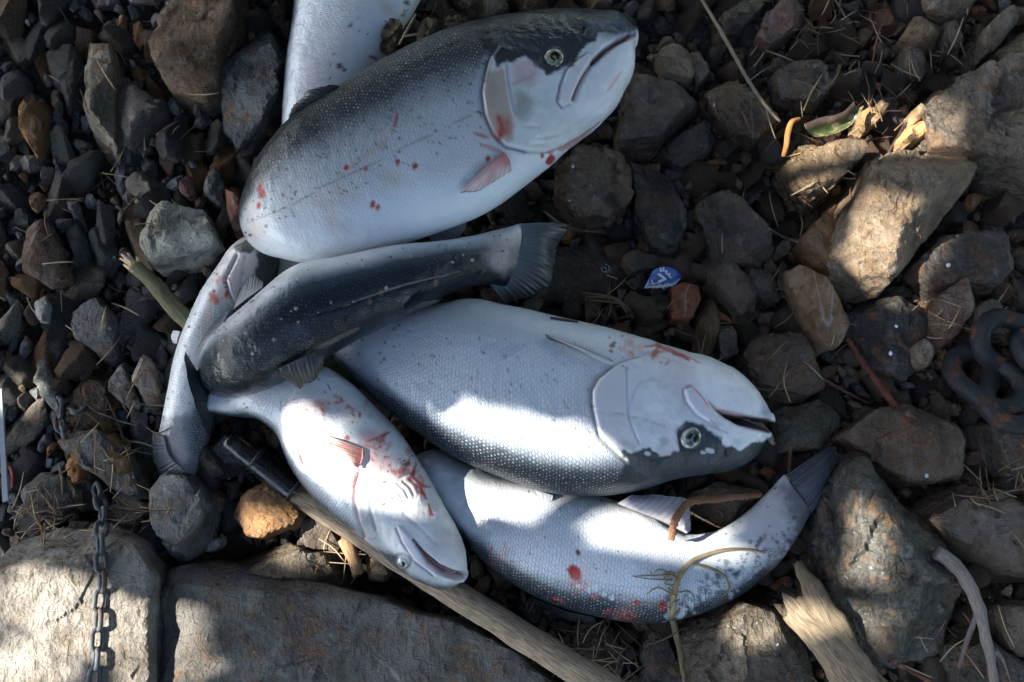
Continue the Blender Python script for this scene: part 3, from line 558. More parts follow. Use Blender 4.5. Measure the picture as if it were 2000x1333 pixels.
# ------------------------------------------------------------------ the bed of smaller stones
CLASSES = [  # colour, phrase
 ((.135,.15,.165), 'blue-grey'), ((.085,.09,.095), 'charcoal'), ((.17,.165,.155), 'mid grey'), ((.17,.125,.09), 'brown'), ((.25,.145,.07), 'rusty orange'), ((.30,.29,.26), 'pale grey')]
def build_chips():
    rs = np.random.RandomState(5)
    protos = []
    for k in range(22):
        slate = k % 2 == 0
        el = rs.uniform(1.7, 3.0) if slate else rs.uniform(1.05, 1.6)
        n = rs.randint(4, 7); an = np.sort(rs.uniform(-math.pi, math.pi, n) * 0.35 + np.linspace(-math.pi, math.pi, n, endpoint=False))
        pts = [(math.cos(a) / el ** .5 * rs.uniform(.8, 1.1), math.sin(a) * el ** .5 * rs.uniform(.8, 1.1)) for a in an]
        hh = rs.uniform(.26, .42) if slate else rs.uniform(.5, .75)
        protos.append((pts, hh, slate, k))
    def shape(k, level, rs2):
        pts, hh, slate, kk = protos[k]
        return rock_shape(rs2, poly_radial(pts, 0, 0), hh, level, depth=hh, nchamf=3, rough=.08, flat=.5, layer=.5, p=50)
    meshes = []
    for k in range(len(protos)):
        P, F = shape(k, 4 if k < 12 else 3, np.random.RandomState(900 + k)); m_ = mesh_np('stone_chip', P, F); m_.set_sharp_from_angle(angle=math.radians(26)); meshes.append(m_)
    lows = [shape(k, 2, np.random.RandomState(900 + k)) for k in range(len(protos))]
    tiny = [shape(k, 1, np.random.RandomState(900 + k)) for k in range(len(protos))]
    # candidate places
    rockpolys = [r[0] for r in ROCKS]
    placed = np.zeros((0, 3)); out = []
    G = 4; gx = np.arange(-160, 2161, G); gy = np.arange(-160, 1501, G)
    GX, GY = np.meshgrid(gx, gy, indexing='ij'); GP = np.stack([GX.ravel(), GY.ravel()], -1).astype(float)
    def field(polys):                                    # >0 inside, px to the outline
        best = np.full(len(GP), -1e9)
        for poly in polys:
            q = np.array(poly, float); lo = q.min(0) - 50; hi = q.max(0) + 50
            m = np.where(((GP > lo) & (GP < hi)).all(1))[0]
            d = dpoly(GP[m], poly, True)[0]; d = np.where(inside(GP[m], poly), d, -d); best[m] = np.maximum(best[m], d)
        return best.reshape(GX.shape)
    FF = field(FISHPOLY); RF = field(rockpolys)
    def look(A, p):
        i = int((p[0] + 160) / G); j = int((p[1] + 160) / G)
        return A[i, j] if 0 <= i < A.shape[0] and 0 <= j < A.shape[1] else -1e9
    def hidden(p): return look(FF, p) > 26
    def on_rock(p, r):
        d = look(RF, p)
        return d > 0.3 * r or (d > -0.2 * r and r > 14)
    for r0, r1, tries in ((58, 40, 900), (40, 27, 2200), (28, 18, 5000), (20, 12, 9000), (13, 8, 9000)):
        for _ in range(tries):
            x = rs.uniform(-40, 2040); y = rs.uniform(-40, 1375); r = rs.uniform(r1, r0)
            if x > 450 and r0 > 30: r *= .78
            if len(placed):
                dd = np.hypot(placed[:, 0] - x, placed[:, 1] - y)
                if (dd < 0.60 * (placed[:, 2] + r)).any(): continue
            if on_rock((x, y), r) or hidden((x, y)): continue
            placed = np.vstack([placed, [x, y, r]])
            out.append((x, y, r))
    out.sort(key=lambda q: -q[2])
    SV, SF, SC = [], [], []; nv = 0
    for idx, (x, y, r) in enumerate(out):
        left = x < 470
        if left: ci = rs.choice(6, p=[.36, .14, .2, .17, .06, .07])
        else: ci = rs.choice(6, p=[.08, .32, .16, .32, .07, .05])
        k = rs.choice([q for q in range(22) if (q % 2 == 0) == (rs.rand() < (.75 if left else .35))])
        ang = rs.normal(0.1, .45) if left else rs.uniform(0, math.pi)
        z = rs.uniform(-.012, .004) + (0.004 if r < 14 else 0)
        tl = (rs.normal(0, .42), rs.normal(0, .5 if left else .35))
        s = r * MPP * 1.15
        Rm = Matrix.Rotation(ang, 4, 'Z') @ Matrix.Rotation(tl[0], 4, 'X') @ Matrix.Rotation(tl[1], 4, 'Y')
        p = at(x, y, z + .01); c0, ph = CLASSES[ci]
        c = np.clip(np.array(c0) * rs.uniform(.75, 1.25) * np.array((1.65, 1.55, 1.45) if left else (1.12, .92, .72)) + rs.normal(0, .006, 3), .02, .6)  # left chips drier and paler, lightened further to offset skylight blocked there
        if idx < 290 and -10 < x < 2010 and -10 < y < 1343:
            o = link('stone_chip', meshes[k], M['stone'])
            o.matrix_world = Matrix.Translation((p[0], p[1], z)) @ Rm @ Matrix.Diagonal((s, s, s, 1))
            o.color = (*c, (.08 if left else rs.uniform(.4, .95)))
            shp = ('flat ' if protos[k][2] else 'blocky ')
            dist = sorted((float(dpoly(np.array([[x, y]]), rr[0], True)[0][0]), rr[4]) for rr in ROCKS)
            lab = None
            for d_, l_ in dist[:4]:
                t_ = f'{shp}{ph} {"chip" if left else "stone"} next to the {l_}'
                if len(t_.split()) <= 16: lab = t_; break
            where = 'slate bed left of the fish pile' if left else 'damp stones round the fish pile'
            tag(o, lab or f'{shp}{ph} {"chip" if left else "small stone"} in the {where}', 'stone', f'{ph} stones in the {where}')
        else:
            P, F = lows[k]; Mx = np.array(Rm.to_3x3())
            SV.append((P * s) @ Mx.T + [p[0], p[1], z]); SF.append(F + nv); SC.append(np.tile(c * .6, (len(P), 1))); nv += len(P)  # filler chips darkened in colour so the gaps read as black shade
    # the finest grit, all over, and on beyond the frame
    for q in range(8600):
        if q < 3600: x = rs.uniform(-120, 2120); y = rs.uniform(-120, 1450); p = at(x, y, 0); r = rs.uniform(3.0, 8.5)
        else:
            while True:
                p = np.array([rs.uniform(-1.35, 1.35), rs.uniform(-1.0, 1.2), 0]); pp = proj(p[None])[0]
                if not (-30 < pp[0] < 2030 and -30 < pp[1] < 1363): break
            x, y = pp; r = rs.uniform(14, 42)
        if q < 3600 and hidden((x, y)): continue
        k = rs.randint(22); s = r * MPP; P, F = lows[k] if 3600 <= q < 4800 else tiny[k]
        Rm = np.array((Matrix.Rotation(rs.uniform(0, 6.3), 3, 'Z') @ Matrix.Rotation(rs.normal(0, .5), 3, 'X') @ Matrix.Rotation(rs.normal(0, .5), 3, 'Y')))
        c = np.clip(np.array(CLASSES[rs.choice(6, p=[.12, .25, .18, .33, .07, .05])][0]) * rs.uniform(.45, .85), .015, .6)
        z = rs.uniform(-.016, -.002) if q < 3600 else rs.uniform(-.018, .0)
        SV.append((P * s) @ Rm.T + [p[0], p[1], z]); SF.append(F + nv); SC.append(np.tile(c, (len(P), 1))); nv += len(P)
    me = mesh_np('gravel', np.concatenate(SV), np.concatenate(SF), False); set_col(me, 'tone', np.concatenate(SC))
    o = link('gravel', me, M['gravel']); tag(o, 'fine grit and small chips filling the gaps between stones', 'gravel', kind='stuff')
    print('chips', len(out), 'gravel tris', sum(len(f) for f in SF))
build_chips()

# ------------------------------------------------------------------ fish
def hermite(t, T, V):
    V = np.asarray(V, float); flat = V.ndim == 1
    if flat: V = V[:, None]
    m = np.zeros_like(V); h = np.diff(T)
    d = np.diff(V, axis=0) / h[:, None]
    m[1:-1] = (d[:-1] * h[1:, None] + d[1:] * h[:-1, None]) / (h[:-1] + h[1:])[:, None]; m[0] = d[0]; m[-1] = d[-1]
    i = np.clip(np.searchsorted(T, t, side='right') - 1, 0, len(T) - 2); hh = h[i]; u = (t - T[i]) / hh
    u = u[:, None]; hh = hh[:, None]
    r = (2*u**3 - 3*u**2 + 1) * V[i] + (u**3 - 2*u**2 + u) * hh * m[i] + (-2*u**3 + 3*u**2) * V[i+1] + (u**3 - u**2) * hh * m[i+1]
    return r[:, 0] if flat else r

class Fish:
    def __init__(s, key, label, roll, head, ns=330, na=216, scale=0.0052, dark=.34, seed=0, group=None):
        st = FISH[key]; s.key = key; s.seed = seed
        D = np.array([at(q[0], q[1], q[4]) for q in st]); V = np.array([at(q[2], q[3], q[4]) for q in st])
        C = (D + V) / 2; A = (D - V) / 2; B = np.array([q[5] for q in st])
        T = np.concatenate([[0], np.cumsum(np.linalg.norm(np.diff(C, axis=0), axis=1))]); L = T[-1]
        u = np.linspace(0, 1, ns) ** 1.25 * L
        c = hermite(u, T, C); a = hermite(u, T, A); b = np.maximum(hermite(u, T, B), 0.004)
        # rounded snout and a closed tail stub
        tg = c[0] - c[1]; tg /= np.linalg.norm(tg); e = np.linalg.norm(a[0]) * 0.5
        ph = np.linspace(math.pi / 2 * 0.97, 0.12, 12)
        c = np.concatenate([c[0] + tg * (e * np.sin(ph))[:, None], c]); a = np.concatenate([a[0] * np.cos(ph)[:, None], a]); b = np.concatenate([b[0] * np.cos(ph), b])
        tt = c[-1] - c[-2]; tt /= np.linalg.norm(tt); e2 = 0.008; ph2 = np.linspace(0.15, math.pi / 2 * 0.97, 6)
        c = np.concatenate([c, c[-1] + tt * (e2 * np.sin(ph2))[:, None]]); a = np.concatenate([a, a[-1] * np.cos(ph2)[:, None]]); b = np.concatenate([b, b[-1] * np.cos(ph2)])
        Tn = -np.gradient(c, axis=0); Tn /= np.linalg.norm(Tn, axis=1)[:, None]
        U = np.cross(Tn, a); U /= np.maximum(np.linalg.norm(U, axis=1), 1e-9)[:, None]
        if U[len(U) // 2, 2] < 0: U = -U
        th = np.linspace(-math.pi / 2, 1.5 * math.pi, na, endpoint=False)
        ct, sn = np.cos(th), np.sin(th)
        ex = 0.93
        ct = np.sign(ct) * np.abs(ct) ** ex; sn = np.sign(sn) * np.abs(sn) ** ex
        P = c[:, None, :] + a[:, None, :] * ct[None, :, None] + (U * b[:, None])[:, None, :] * sn[None, :, None]
        s.n, s.na = P.shape[0], na; s.P = P.reshape(-1, 3)
        arc = np.concatenate([[0], np.cumsum(np.linalg.norm(np.diff(c, axis=0), axis=1))]); s.L = arc[-1]
        s.s = np.repeat(arc / arc[-1], na)
        dd = (th - roll + math.pi) % (2 * math.pi) - math.pi; s.dv = np.tile(np.abs(dd) / math.pi, s.n)   # 0 back .. 1 belly
        s.vis = None
        per = math.pi * (3 * (np.linalg.norm(a, axis=1) + b) / 2 - np.sqrt(np.linalg.norm(a, axis=1) * b)); pm = per.max()
        du = np.diff(arc) / (scale * (0.35 + 0.65 * per[1:] / pm)); us = np.concatenate([[0], np.cumsum(du)])
        nrow = pm / scale
        s.us, s.vrow, s.ths = us, nrow, np.arange(na + 1) / na
        s.normals(); s.pix = proj(s.P)
        s.face = (s.N * (CAM - s.P)).sum(1) > 0
        s.head = head
        # colours
        n1 = fbm(s.P * 30, seed, 4); n2 = fbm(s.P * 120, seed + 5, 3); n3 = fbm(s.P * 12, seed + 8, 3)
        s.n1, s.n2, s.n3 = n1, n2, n3
        x = s.dv + 0.018 * n1 + 0.012 * n2 + 0.02 * n3
        k = dark / .34
        xs = np.array([0, .16, .27, .335, .385, .46, .62, .78, .9, 1]) * 1.0; xs[1:6] *= k
        R = [.005, .007, .012, .05, .24, .50, .62, .69, .72, .72]; Gc = [.009, .012, .020, .066, .28, .55, .67, .74, .77, .77]; Bc = [.013, .018, .029, .085, .33, .60, .72, .78, .81, .81]
        s.C = np.stack([np.interp(x, xs, R), np.interp(x, xs, Gc), np.interp(x, xs, Bc)], -1)
        pk = sstep(.1, .5, n3) * sstep(.36, .46, s.dv) * (1 - sstep(.6, .8, s.dv))
        s.C = s.C * (1 - .35 * pk[:, None]) + np.array([.50, .44, .47]) * .35 * pk[:, None]
        s.sc = sstep(head - .012, head + .012, s.s) * (1 - .75 * sstep(.62, .86, s.dv))
        s.bk = 1 - sstep(.36 * k, .52 * k, x)
        s.sv = sstep(.3 * k, .45 * k, x) * (1 - .8 * sstep(.66, .85, s.dv))
        s.wet = np.zeros(len(s.P)); s.disp = np.zeros(len(s.P)); s.move = np.zeros_like(s.P)
        s.root = empty('fish', (float(c[:, 0].mean()), float(c[:, 1].mean()), float(max(0, (c[:, 2] - b).min()))))
        tag(s.root, label, 'fish', group)
    def normals(s):
        G = s.P.reshape(s.n, s.na, 3)
        dt = np.roll(G, -1, 1) - np.roll(G, 1, 1); ds = np.gradient(G, axis=0)
        N = np.cross(ds, dt); N /= np.maximum(np.linalg.norm(N, axis=2), 1e-12)[..., None]
        ctr = G.mean(1, keepdims=True)
        s.flip = ((N * (G - ctr)).sum(2).mean() < 0)
        if s.flip: N = -N
        s.N = N.reshape(-1, 3)
    # --- marks given in photo pixels, laid on the side that faces up
    def _poly(s, poly, soft, rag=0.0):
        q = np.array(poly, float); lo = q.min(0) - soft * 3 - 10; hi = q.max(0) + soft * 3 + 10
        m = np.where(((s.pix > lo) & (s.pix < hi)).all(1) & s.face)[0]; r = np.zeros(len(s.P))
        if len(m):
            d = dpoly(s.pix[m], poly, True)[0]; d = np.where(inside(s.pix[m], poly), d, -d) + rag * (s.n1[m] * 2.2 + s.n2[m] * 1.4)
            r[m] = sstep(-soft, soft, d)
        return r
    def _line(s, pts, wd):
        q = np.array(pts, float); lo = q.min(0) - wd * 5; hi = q.max(0) + wd * 5
        m = np.where(((s.pix > lo) & (s.pix < hi)).all(1) & s.face)[0]; r = np.zeros(len(s.P)); t = np.zeros(len(s.P))
        if len(m):
            d, tt = dpoly(s.pix[m], pts); r[m] = np.exp(-(d / wd) ** 2); t[m] = tt
        return r, t
    def blend(s, w_, c):
        w_ = np.clip(w_, 0, 1)[:, None]; s.C = s.C * (1 - w_) + np.array(c) * w_
    def paint(s, poly, c, alpha=1, soft=4, rag=0, kill=False, silver=None):
        w_ = s._poly(poly, soft, rag) * alpha; s.blend(w_, c)
        if kill: s.sc *= 1 - w_; s.bk *= 1 - w_
        if silver is not None: s.sv = s.sv * (1 - w_) + silver * w_
        return w_
    def stroke(s, pts, wd, c, alpha=1, rag=0):
        q = np.array(pts, float); lo = q.min(0) - wd * 6; hi = q.max(0) + wd * 6
        m = np.where(((s.pix > lo) & (s.pix < hi)).all(1) & s.face)[0]; r = np.zeros(len(s.P))
        if len(m):
            jit = np.stack([s.n1[m], s.n3[m] + s.n2[m] * .6], -1) * wd * (1.4 if rag else .5)
            d, t = dpoly(s.pix[m] + jit, pts); wv = wd * (.45 + .55 * np.sin(np.clip(t, .03, .97) * math.pi) ** .5)
            d = d + rag * wd * .7 * (s.n2[m] + s.n1[m]); r[m] = sstep(1.15, .55, d / wv) * (1 - .45 * min(rag, 1) * sstep(-.1, .5, s.n2[m]))
        s.blend(r * alpha, c); s.sv *= 1 - r * alpha; return r
    def spot(s, x, y, rx, c, alpha=1, ry=None, ang=0.0, soft=.35, rag=.5):
        ry = rx if ry is None else ry; d = s.pix - [x, y]; ca, sa = math.cos(ang), math.sin(ang)
        m = np.where((np.abs(d) < 3 * max(rx, ry)).all(1) & s.face)[0]
        if not len(m): return
        q = d[m]; e = np.hypot((q[:, 0] * ca + q[:, 1] * sa) / rx, (-q[:, 0] * sa + q[:, 1] * ca) / ry) + rag * s.n2[m] + rag * s.n1[m]
        w_ = np.zeros(len(s.P)); w_[m] = sstep(1 + soft, 1 - soft, e) * alpha; s.blend(w_, c); s.sv *= 1 - w_
    def groove(s, pts, wd, depth, c=None, alpha=.7):
        r, t = s._line(pts, wd); s.disp -= depth * r
        if c is not None: s.blend(s._line(pts, wd * .8)[0] * alpha, c)
    def lift(s, poly, h, soft=5): s.disp += h * s._poly(poly, soft)
    def lift_edge(s, poly, line, h, fall):
        w_ = s._poly(poly, 4); d = dpoly(s.pix, line)[0]; s.disp += h * w_ * np.exp(-(d / fall) ** 1.5)
    def blood(s, zones, n, seed):
        rs = np.random.RandomState(seed)
        for (x, y, r, k) in zones:
            dirn = rs.uniform(0, 3.1)
            for _ in range(int(k * .8)):
                a_ = rs.uniform(0, 6.3); q = r * abs(rs.normal(0, .6)); sz = rs.uniform(1.2, 3.2) * (1 if rs.rand() < .75 else 2.2); al = rs.uniform(.3, .9)
                s.spot(x + q * math.cos(a_), y + q * math.sin(a_), sz * rs.uniform(1, 3.5), (.42, rs.uniform(.04, .16), rs.uniform(.03, .09)), al, sz, dirn + rs.normal(0, .5), .5, .45)
            s.spot(x, y, r * .8, (.60, .30, .24), .22, r * .5, dirn, .9, .6)
    def specks(s, n, lo, hi, seed, size=(1.4, 3.2), c=(.02, .025, .03), smin=.2, smax=.95):
        s._live = (s.sc > .05) if s.sc.max() > .4 else np.ones(len(s.P), bool)
        rs = np.random.RandomState(seed); cand = np.where(s.face & (s.dv > lo) & (s.dv < hi) & (s.s > smin) & (s.s < smax) & (s._live))[0]
        for i in rs.choice(cand, n): s.spot(*s.pix[i], rs.uniform(*size), c, rs.uniform(.5, .95), rag=.1)
    def finish(s, wrinkle=.0006):
        hd = (1 - s.sc)[:, None] * (s.s < s.head + .03)[:, None]
        big = fbm(s.P * 22 + 5, s.seed + 40, 4)[:, None]; s.C = s.C * (1 + hd * (.16 * big + .12 * s.n2[:, None] + .08 * s.n1[:, None]))
        pk = sstep(.12, .5, fbm(s.P * 16 + 9, s.seed + 43, 3))[:, None] * hd * (s.C.mean(1) > .3)[:, None]; s.C = s.C * (1 - .4 * pk) + np.array([.56, .42, .42]) * .4 * pk
        s.disp += hd[:, 0] * (.0009 * s.n1 + .0005 * s.n2)
        s.C = s.C * (1 + .10 * fbm(s.P * 9 + 3, s.seed + 47, 3)[:, None])
        s.disp += wrinkle * s.n1 + .0018 * s.n3
        P = s.P + s.N * s.disp[:, None] + s.move
        s.Pf = P
        n, na = s.n, s.na; i = np.arange(n * na).reshape(n, na); j = np.roll(i, -1, 1)
        F = np.stack([i[:-1].ravel(), j[:-1].ravel(), j[1:].ravel(), i[1:].ravel()], -1)
        G = P.reshape(n, na, 3); ctr = G.mean(1, keepdims=True)
        nn = np.cross(np.roll(G, -1, 1)[:-1] - G[:-1], G[1:] - G[:-1]); sgn = (nn * (G - ctr)[:-1]).sum(2).mean()
        # caps
        a0 = len(P); P = np.concatenate([P, G[0].mean(0)[None], G[-1].mean(0)[None]])
        cap0 = np.stack([np.full(na, a0), j[0], i[0], i[0]], -1)[:, :3]; cap1 = np.stack([np.full(na, a0 + 1), i[-1], j[-1]], -1)
        if sgn < 0: F = F[:, ::-1]; cap0 = cap0[:, ::-1]; cap1 = cap1[:, ::-1]
        me = bpy.data.meshes.new('fish_body')
        loops = np.concatenate([F.ravel(), cap0.ravel(), cap1.ravel()]).astype(np.int32)
        tot = np.concatenate([np.full(len(F), 4), np.full(2 * na, 3)]).astype(np.int32); stt = np.concatenate([[0], np.cumsum(tot)[:-1]]).astype(np.int32)
        me.vertices.add(len(P)); me.vertices.foreach_set('co', P.astype(np.float32).ravel())
        me.loops.add(len(loops)); me.loops.foreach_set('vertex_index', loops)
        me.polygons.add(len(tot)); me.polygons.foreach_set('loop_start', stt); me.polygons.foreach_set('loop_total', tot); me.polygons.foreach_set('use_smooth', np.ones(len(tot), bool))
        uvl = me.uv_layers.new(name='scales')
        row = np.repeat(np.arange(n), na); colm = np.tile(np.arange(na), n)
        fi = np.repeat(np.arange(n - 1), na); fj = np.tile(np.arange(na), n - 1)
        def uvq(r, c): return np.stack([s.us[r], c / na * s.vrow], -1)
        Q = np.stack([uvq(fi, fj), uvq(fi, fj + 1), uvq(fi + 1, fj + 1), uvq(fi + 1, fj)], 1)
        if sgn < 0: Q = Q[:, ::-1]
        uvs = np.concatenate([Q.reshape(-1, 2), np.zeros((6 * na, 2))]).astype(np.float32)
        uvl.data.foreach_set('uv', uvs.ravel())
        me.update(calc_edges=True); me.validate()
        ex = lambda A: np.concatenate([A, A[:1], A[-1:]])
        set_col(me, 'skin', ex(np.clip(s.C, 0, 1))); set_col(me, 'scaling', ex(np.clip(np.stack([s.sc, s.bk, s.sv, s.wet], -1), 0, 1)))
        s.body = link('body', me, M['fish_skin'], s.root)
        return s
    def nearest(s, x, y):
        d = ((s.pix - [x, y]) ** 2).sum(1) + np.where(s.face, 0, 1e9); return int(d.argmin())
    def eye(s, x, y, r, look=(0, 0), rings=None, pup=(0, 0), tiltn=None, name='eye', prad=.45):
        i = s.nearest(x, y); n = s.N[i].copy(); n /= np.linalg.norm(n); R = r * MPP * .92
        if tiltn is not None: n = n * (1 - tiltn) + np.array([0, 0, 1]) * tiltn; n /= np.linalg.norm(n)
        t1 = np.cross(n, [0, 1, 0.01]); t1 /= np.linalg.norm(t1); t2 = np.cross(n, t1)
        nr, na = 22, 40; rr = np.linspace(0, 1, nr); aa = np.linspace(0, 2 * math.pi, na, endpoint=False)
        def disc(R, bulge, o, wob=.0):
            V = []; q = []
            for a in rr:
                for b in aa:
                    V.append(o + (t1 * math.cos(b) + t2 * math.sin(b)) * a * R * (1 + wob * math.sin(b * 2)) + n * bulge * (math.sqrt(max(0, 1.05 - a * a)) - .25)); q.append(a)
            F = []
            for x_ in range(nr - 1):
                for y_ in range(na): F.append((x_ * na + y_, x_ * na + (y_ + 1) % na, (x_ + 1) * na + (y_ + 1) % na, (x_ + 1) * na + y_))
            return np.array(V), np.array(F)[:, ::-1], np.array(q)
        o = s.Pf[i] - n * .0005
        V, F, q = disc(R, R * .55, o, .05); nz = fbm(V * 500, 3 + s.seed, 3) * .10; ang = np.tile(np.arctan2(np.sin(aa), np.cos(aa)), nr)
        rings = rings or [(0, (.004, .005, .005)), (.44, (.005, .006, .006)), (.49, (.30, .30, .12)), (.58, (.16, .20, .12)), (.72, (.22, .26, .17)), (.82, (.30, .32, .25)), (.90, (.10, .11, .11)), (1.0, (.01, .013, .016))]
        xs = [k[0] for k in rings]; C = np.stack([np.interp(q + nz, xs, [k[1][m] for k in rings]) for m in range(3)], -1)
        C = C * (1 + .5 * fbm(V * 260, s.seed, 3)[:, None]) * (1 - .55 * sstep(.35, .95, q) * sstep(-.2, .8, np.sin(ang + 1.0 + s.seed)))[:, None]; C = np.clip(C, .003, 1)
        me = mesh_np('eye', V, F); set_col(me, 'skin', C); e = link(name, me, M['eye'], s.root)
        pc = o + n * R * .40 + t1 * pup[0] * R + t2 * pup[1] * R
        V, F, q = disc(R * prad, R * .16, pc, .05); p = link('pupil', mesh_np('pupil', V, F), M['pupil']); p.parent = e; p.matrix_parent_inverse = e.matrix_world.inverted()
        if s.root: p.matrix_parent_inverse = Matrix.Translation(-Vector(s.root.location))
        return e
    def fin(s, name, base, tip, z0, z1, c0=(.05, .06, .07), c1=(.10, .115, .13), rays=14, ripple=.0012, ragged=.06, nu=64, nv=22, thick=.0012, bow=0.0, drop=0.0, seed=0, edge=None):
        """base/tip polylines in photo pixels; z0, z1: heights (number, or one per point)"""
        rs = np.random.RandomState(seed + 77)
        def poly3(pts, z):
            if z is None: z = [float(s.Pf[s.nearest(*p)][2]) + .0035 for p in pts]
            z = [z] * len(pts) if np.isscalar(z) else z
            W = np.array([at(p[0], p[1], zz) for p, zz in zip(pts, z)]); T = np.concatenate([[0], np.cumsum(np.linalg.norm(np.diff(W, axis=0), axis=1))])
            return hermite(np.linspace(0, T[-1], nu), T, W)
        B = poly3(base, z0); T_ = poly3(tip, z1); u = np.linspace(0, 1, nu); v = np.linspace(0, 1, nv)
        jag = 1 + ragged * np.array([vnoise(np.array([[x * rays * .6, 3.1 + seed, 0]]), seed)[0] for x in u]) + ragged * .18 * rs.uniform(-1, 1, nu)
        ray = np.cos(u * rays * 2 * math.pi)
        P = B[:, None] * (1 - v[None, :, None] * jag[:, None, None]) + T_[:, None] * (v[None, :, None] * jag[:, None, None])
        P[..., 2] += (.28 * ripple * (ray + .8 * np.cos(u * rays * 3.7 + 2 * np.sin(u * 9)))[:, None] * (0.3 + .7 * v[None])) + bow * np.sin(v * math.pi)[None] + .004 * np.sin(u * 7 + seed)[:, None] * (v ** 2)[None] * (bow != 0)
        th = thick * (1 - .75 * v)[None, :] * (np.sin(np.clip(u, .02, .98) * math.pi) ** .4)[:, None] + .0002
        n_ = np.array([0, 0, 1.0]); top = P + th[..., None] * n_; bot = P - th[..., None] * n_
        i = np.arange(nu * nv).reshape(nu, nv); F = np.stack([i[:-1, :-1].ravel(), i[1:, :-1].ravel(), i[1:, 1:].ravel(), i[:-1, 1:].ravel()], -1)
        off = nu * nv; rim = np.concatenate([i[0, :], i[1:, -1], i[-1, -2::-1], i[-2:0:-1, 0]])
        Q = np.stack([rim, np.roll(rim, -1), np.roll(rim, -1) + off, rim + off], -1)
        Fa = np.concatenate([F, F[:, ::-1] + off, Q[:, ::-1]]); V = np.concatenate([top.reshape(-1, 3), bot.reshape(-1, 3)])
        e1 = np.cross(P[nu // 2, 0] - P[nu // 2 - 3, 0], P[nu // 2, -1] - P[nu // 2, 0])
        if e1[2] < 0: Fa = Fa[:, ::-1]
        nz = fbm(V * 90, seed, 3)
        vv = np.tile(np.tile(v, nu), 2); rr = np.tile(np.repeat(ray, nv), 2)
        t = np.clip(vv + .15 * nz, 0, 1)[:, None]; C = np.array(c0) * (1 - t) + np.array(c1) * t
        C = C * (1 + (.16 * rr * (.3 + .7 * vv) + .3 * nz))[:, None]
        if edge is not None:
            ew = sstep(.82, .97, vv)[:, None]; C = C * (1 - ew) + np.array(edge) * ew
        me = mesh_np(name, V, Fa); set_col(me, 'skin', np.clip(C, .004, .9)); return link(name, me, M['fin'], s.root)

RED = (.40, .035, .025); PINK = (.62, .30, .27); WHITE = (.72, .74, .76); NIGHT = (.035, .05, .066); BONE = (.50, .45, .42)

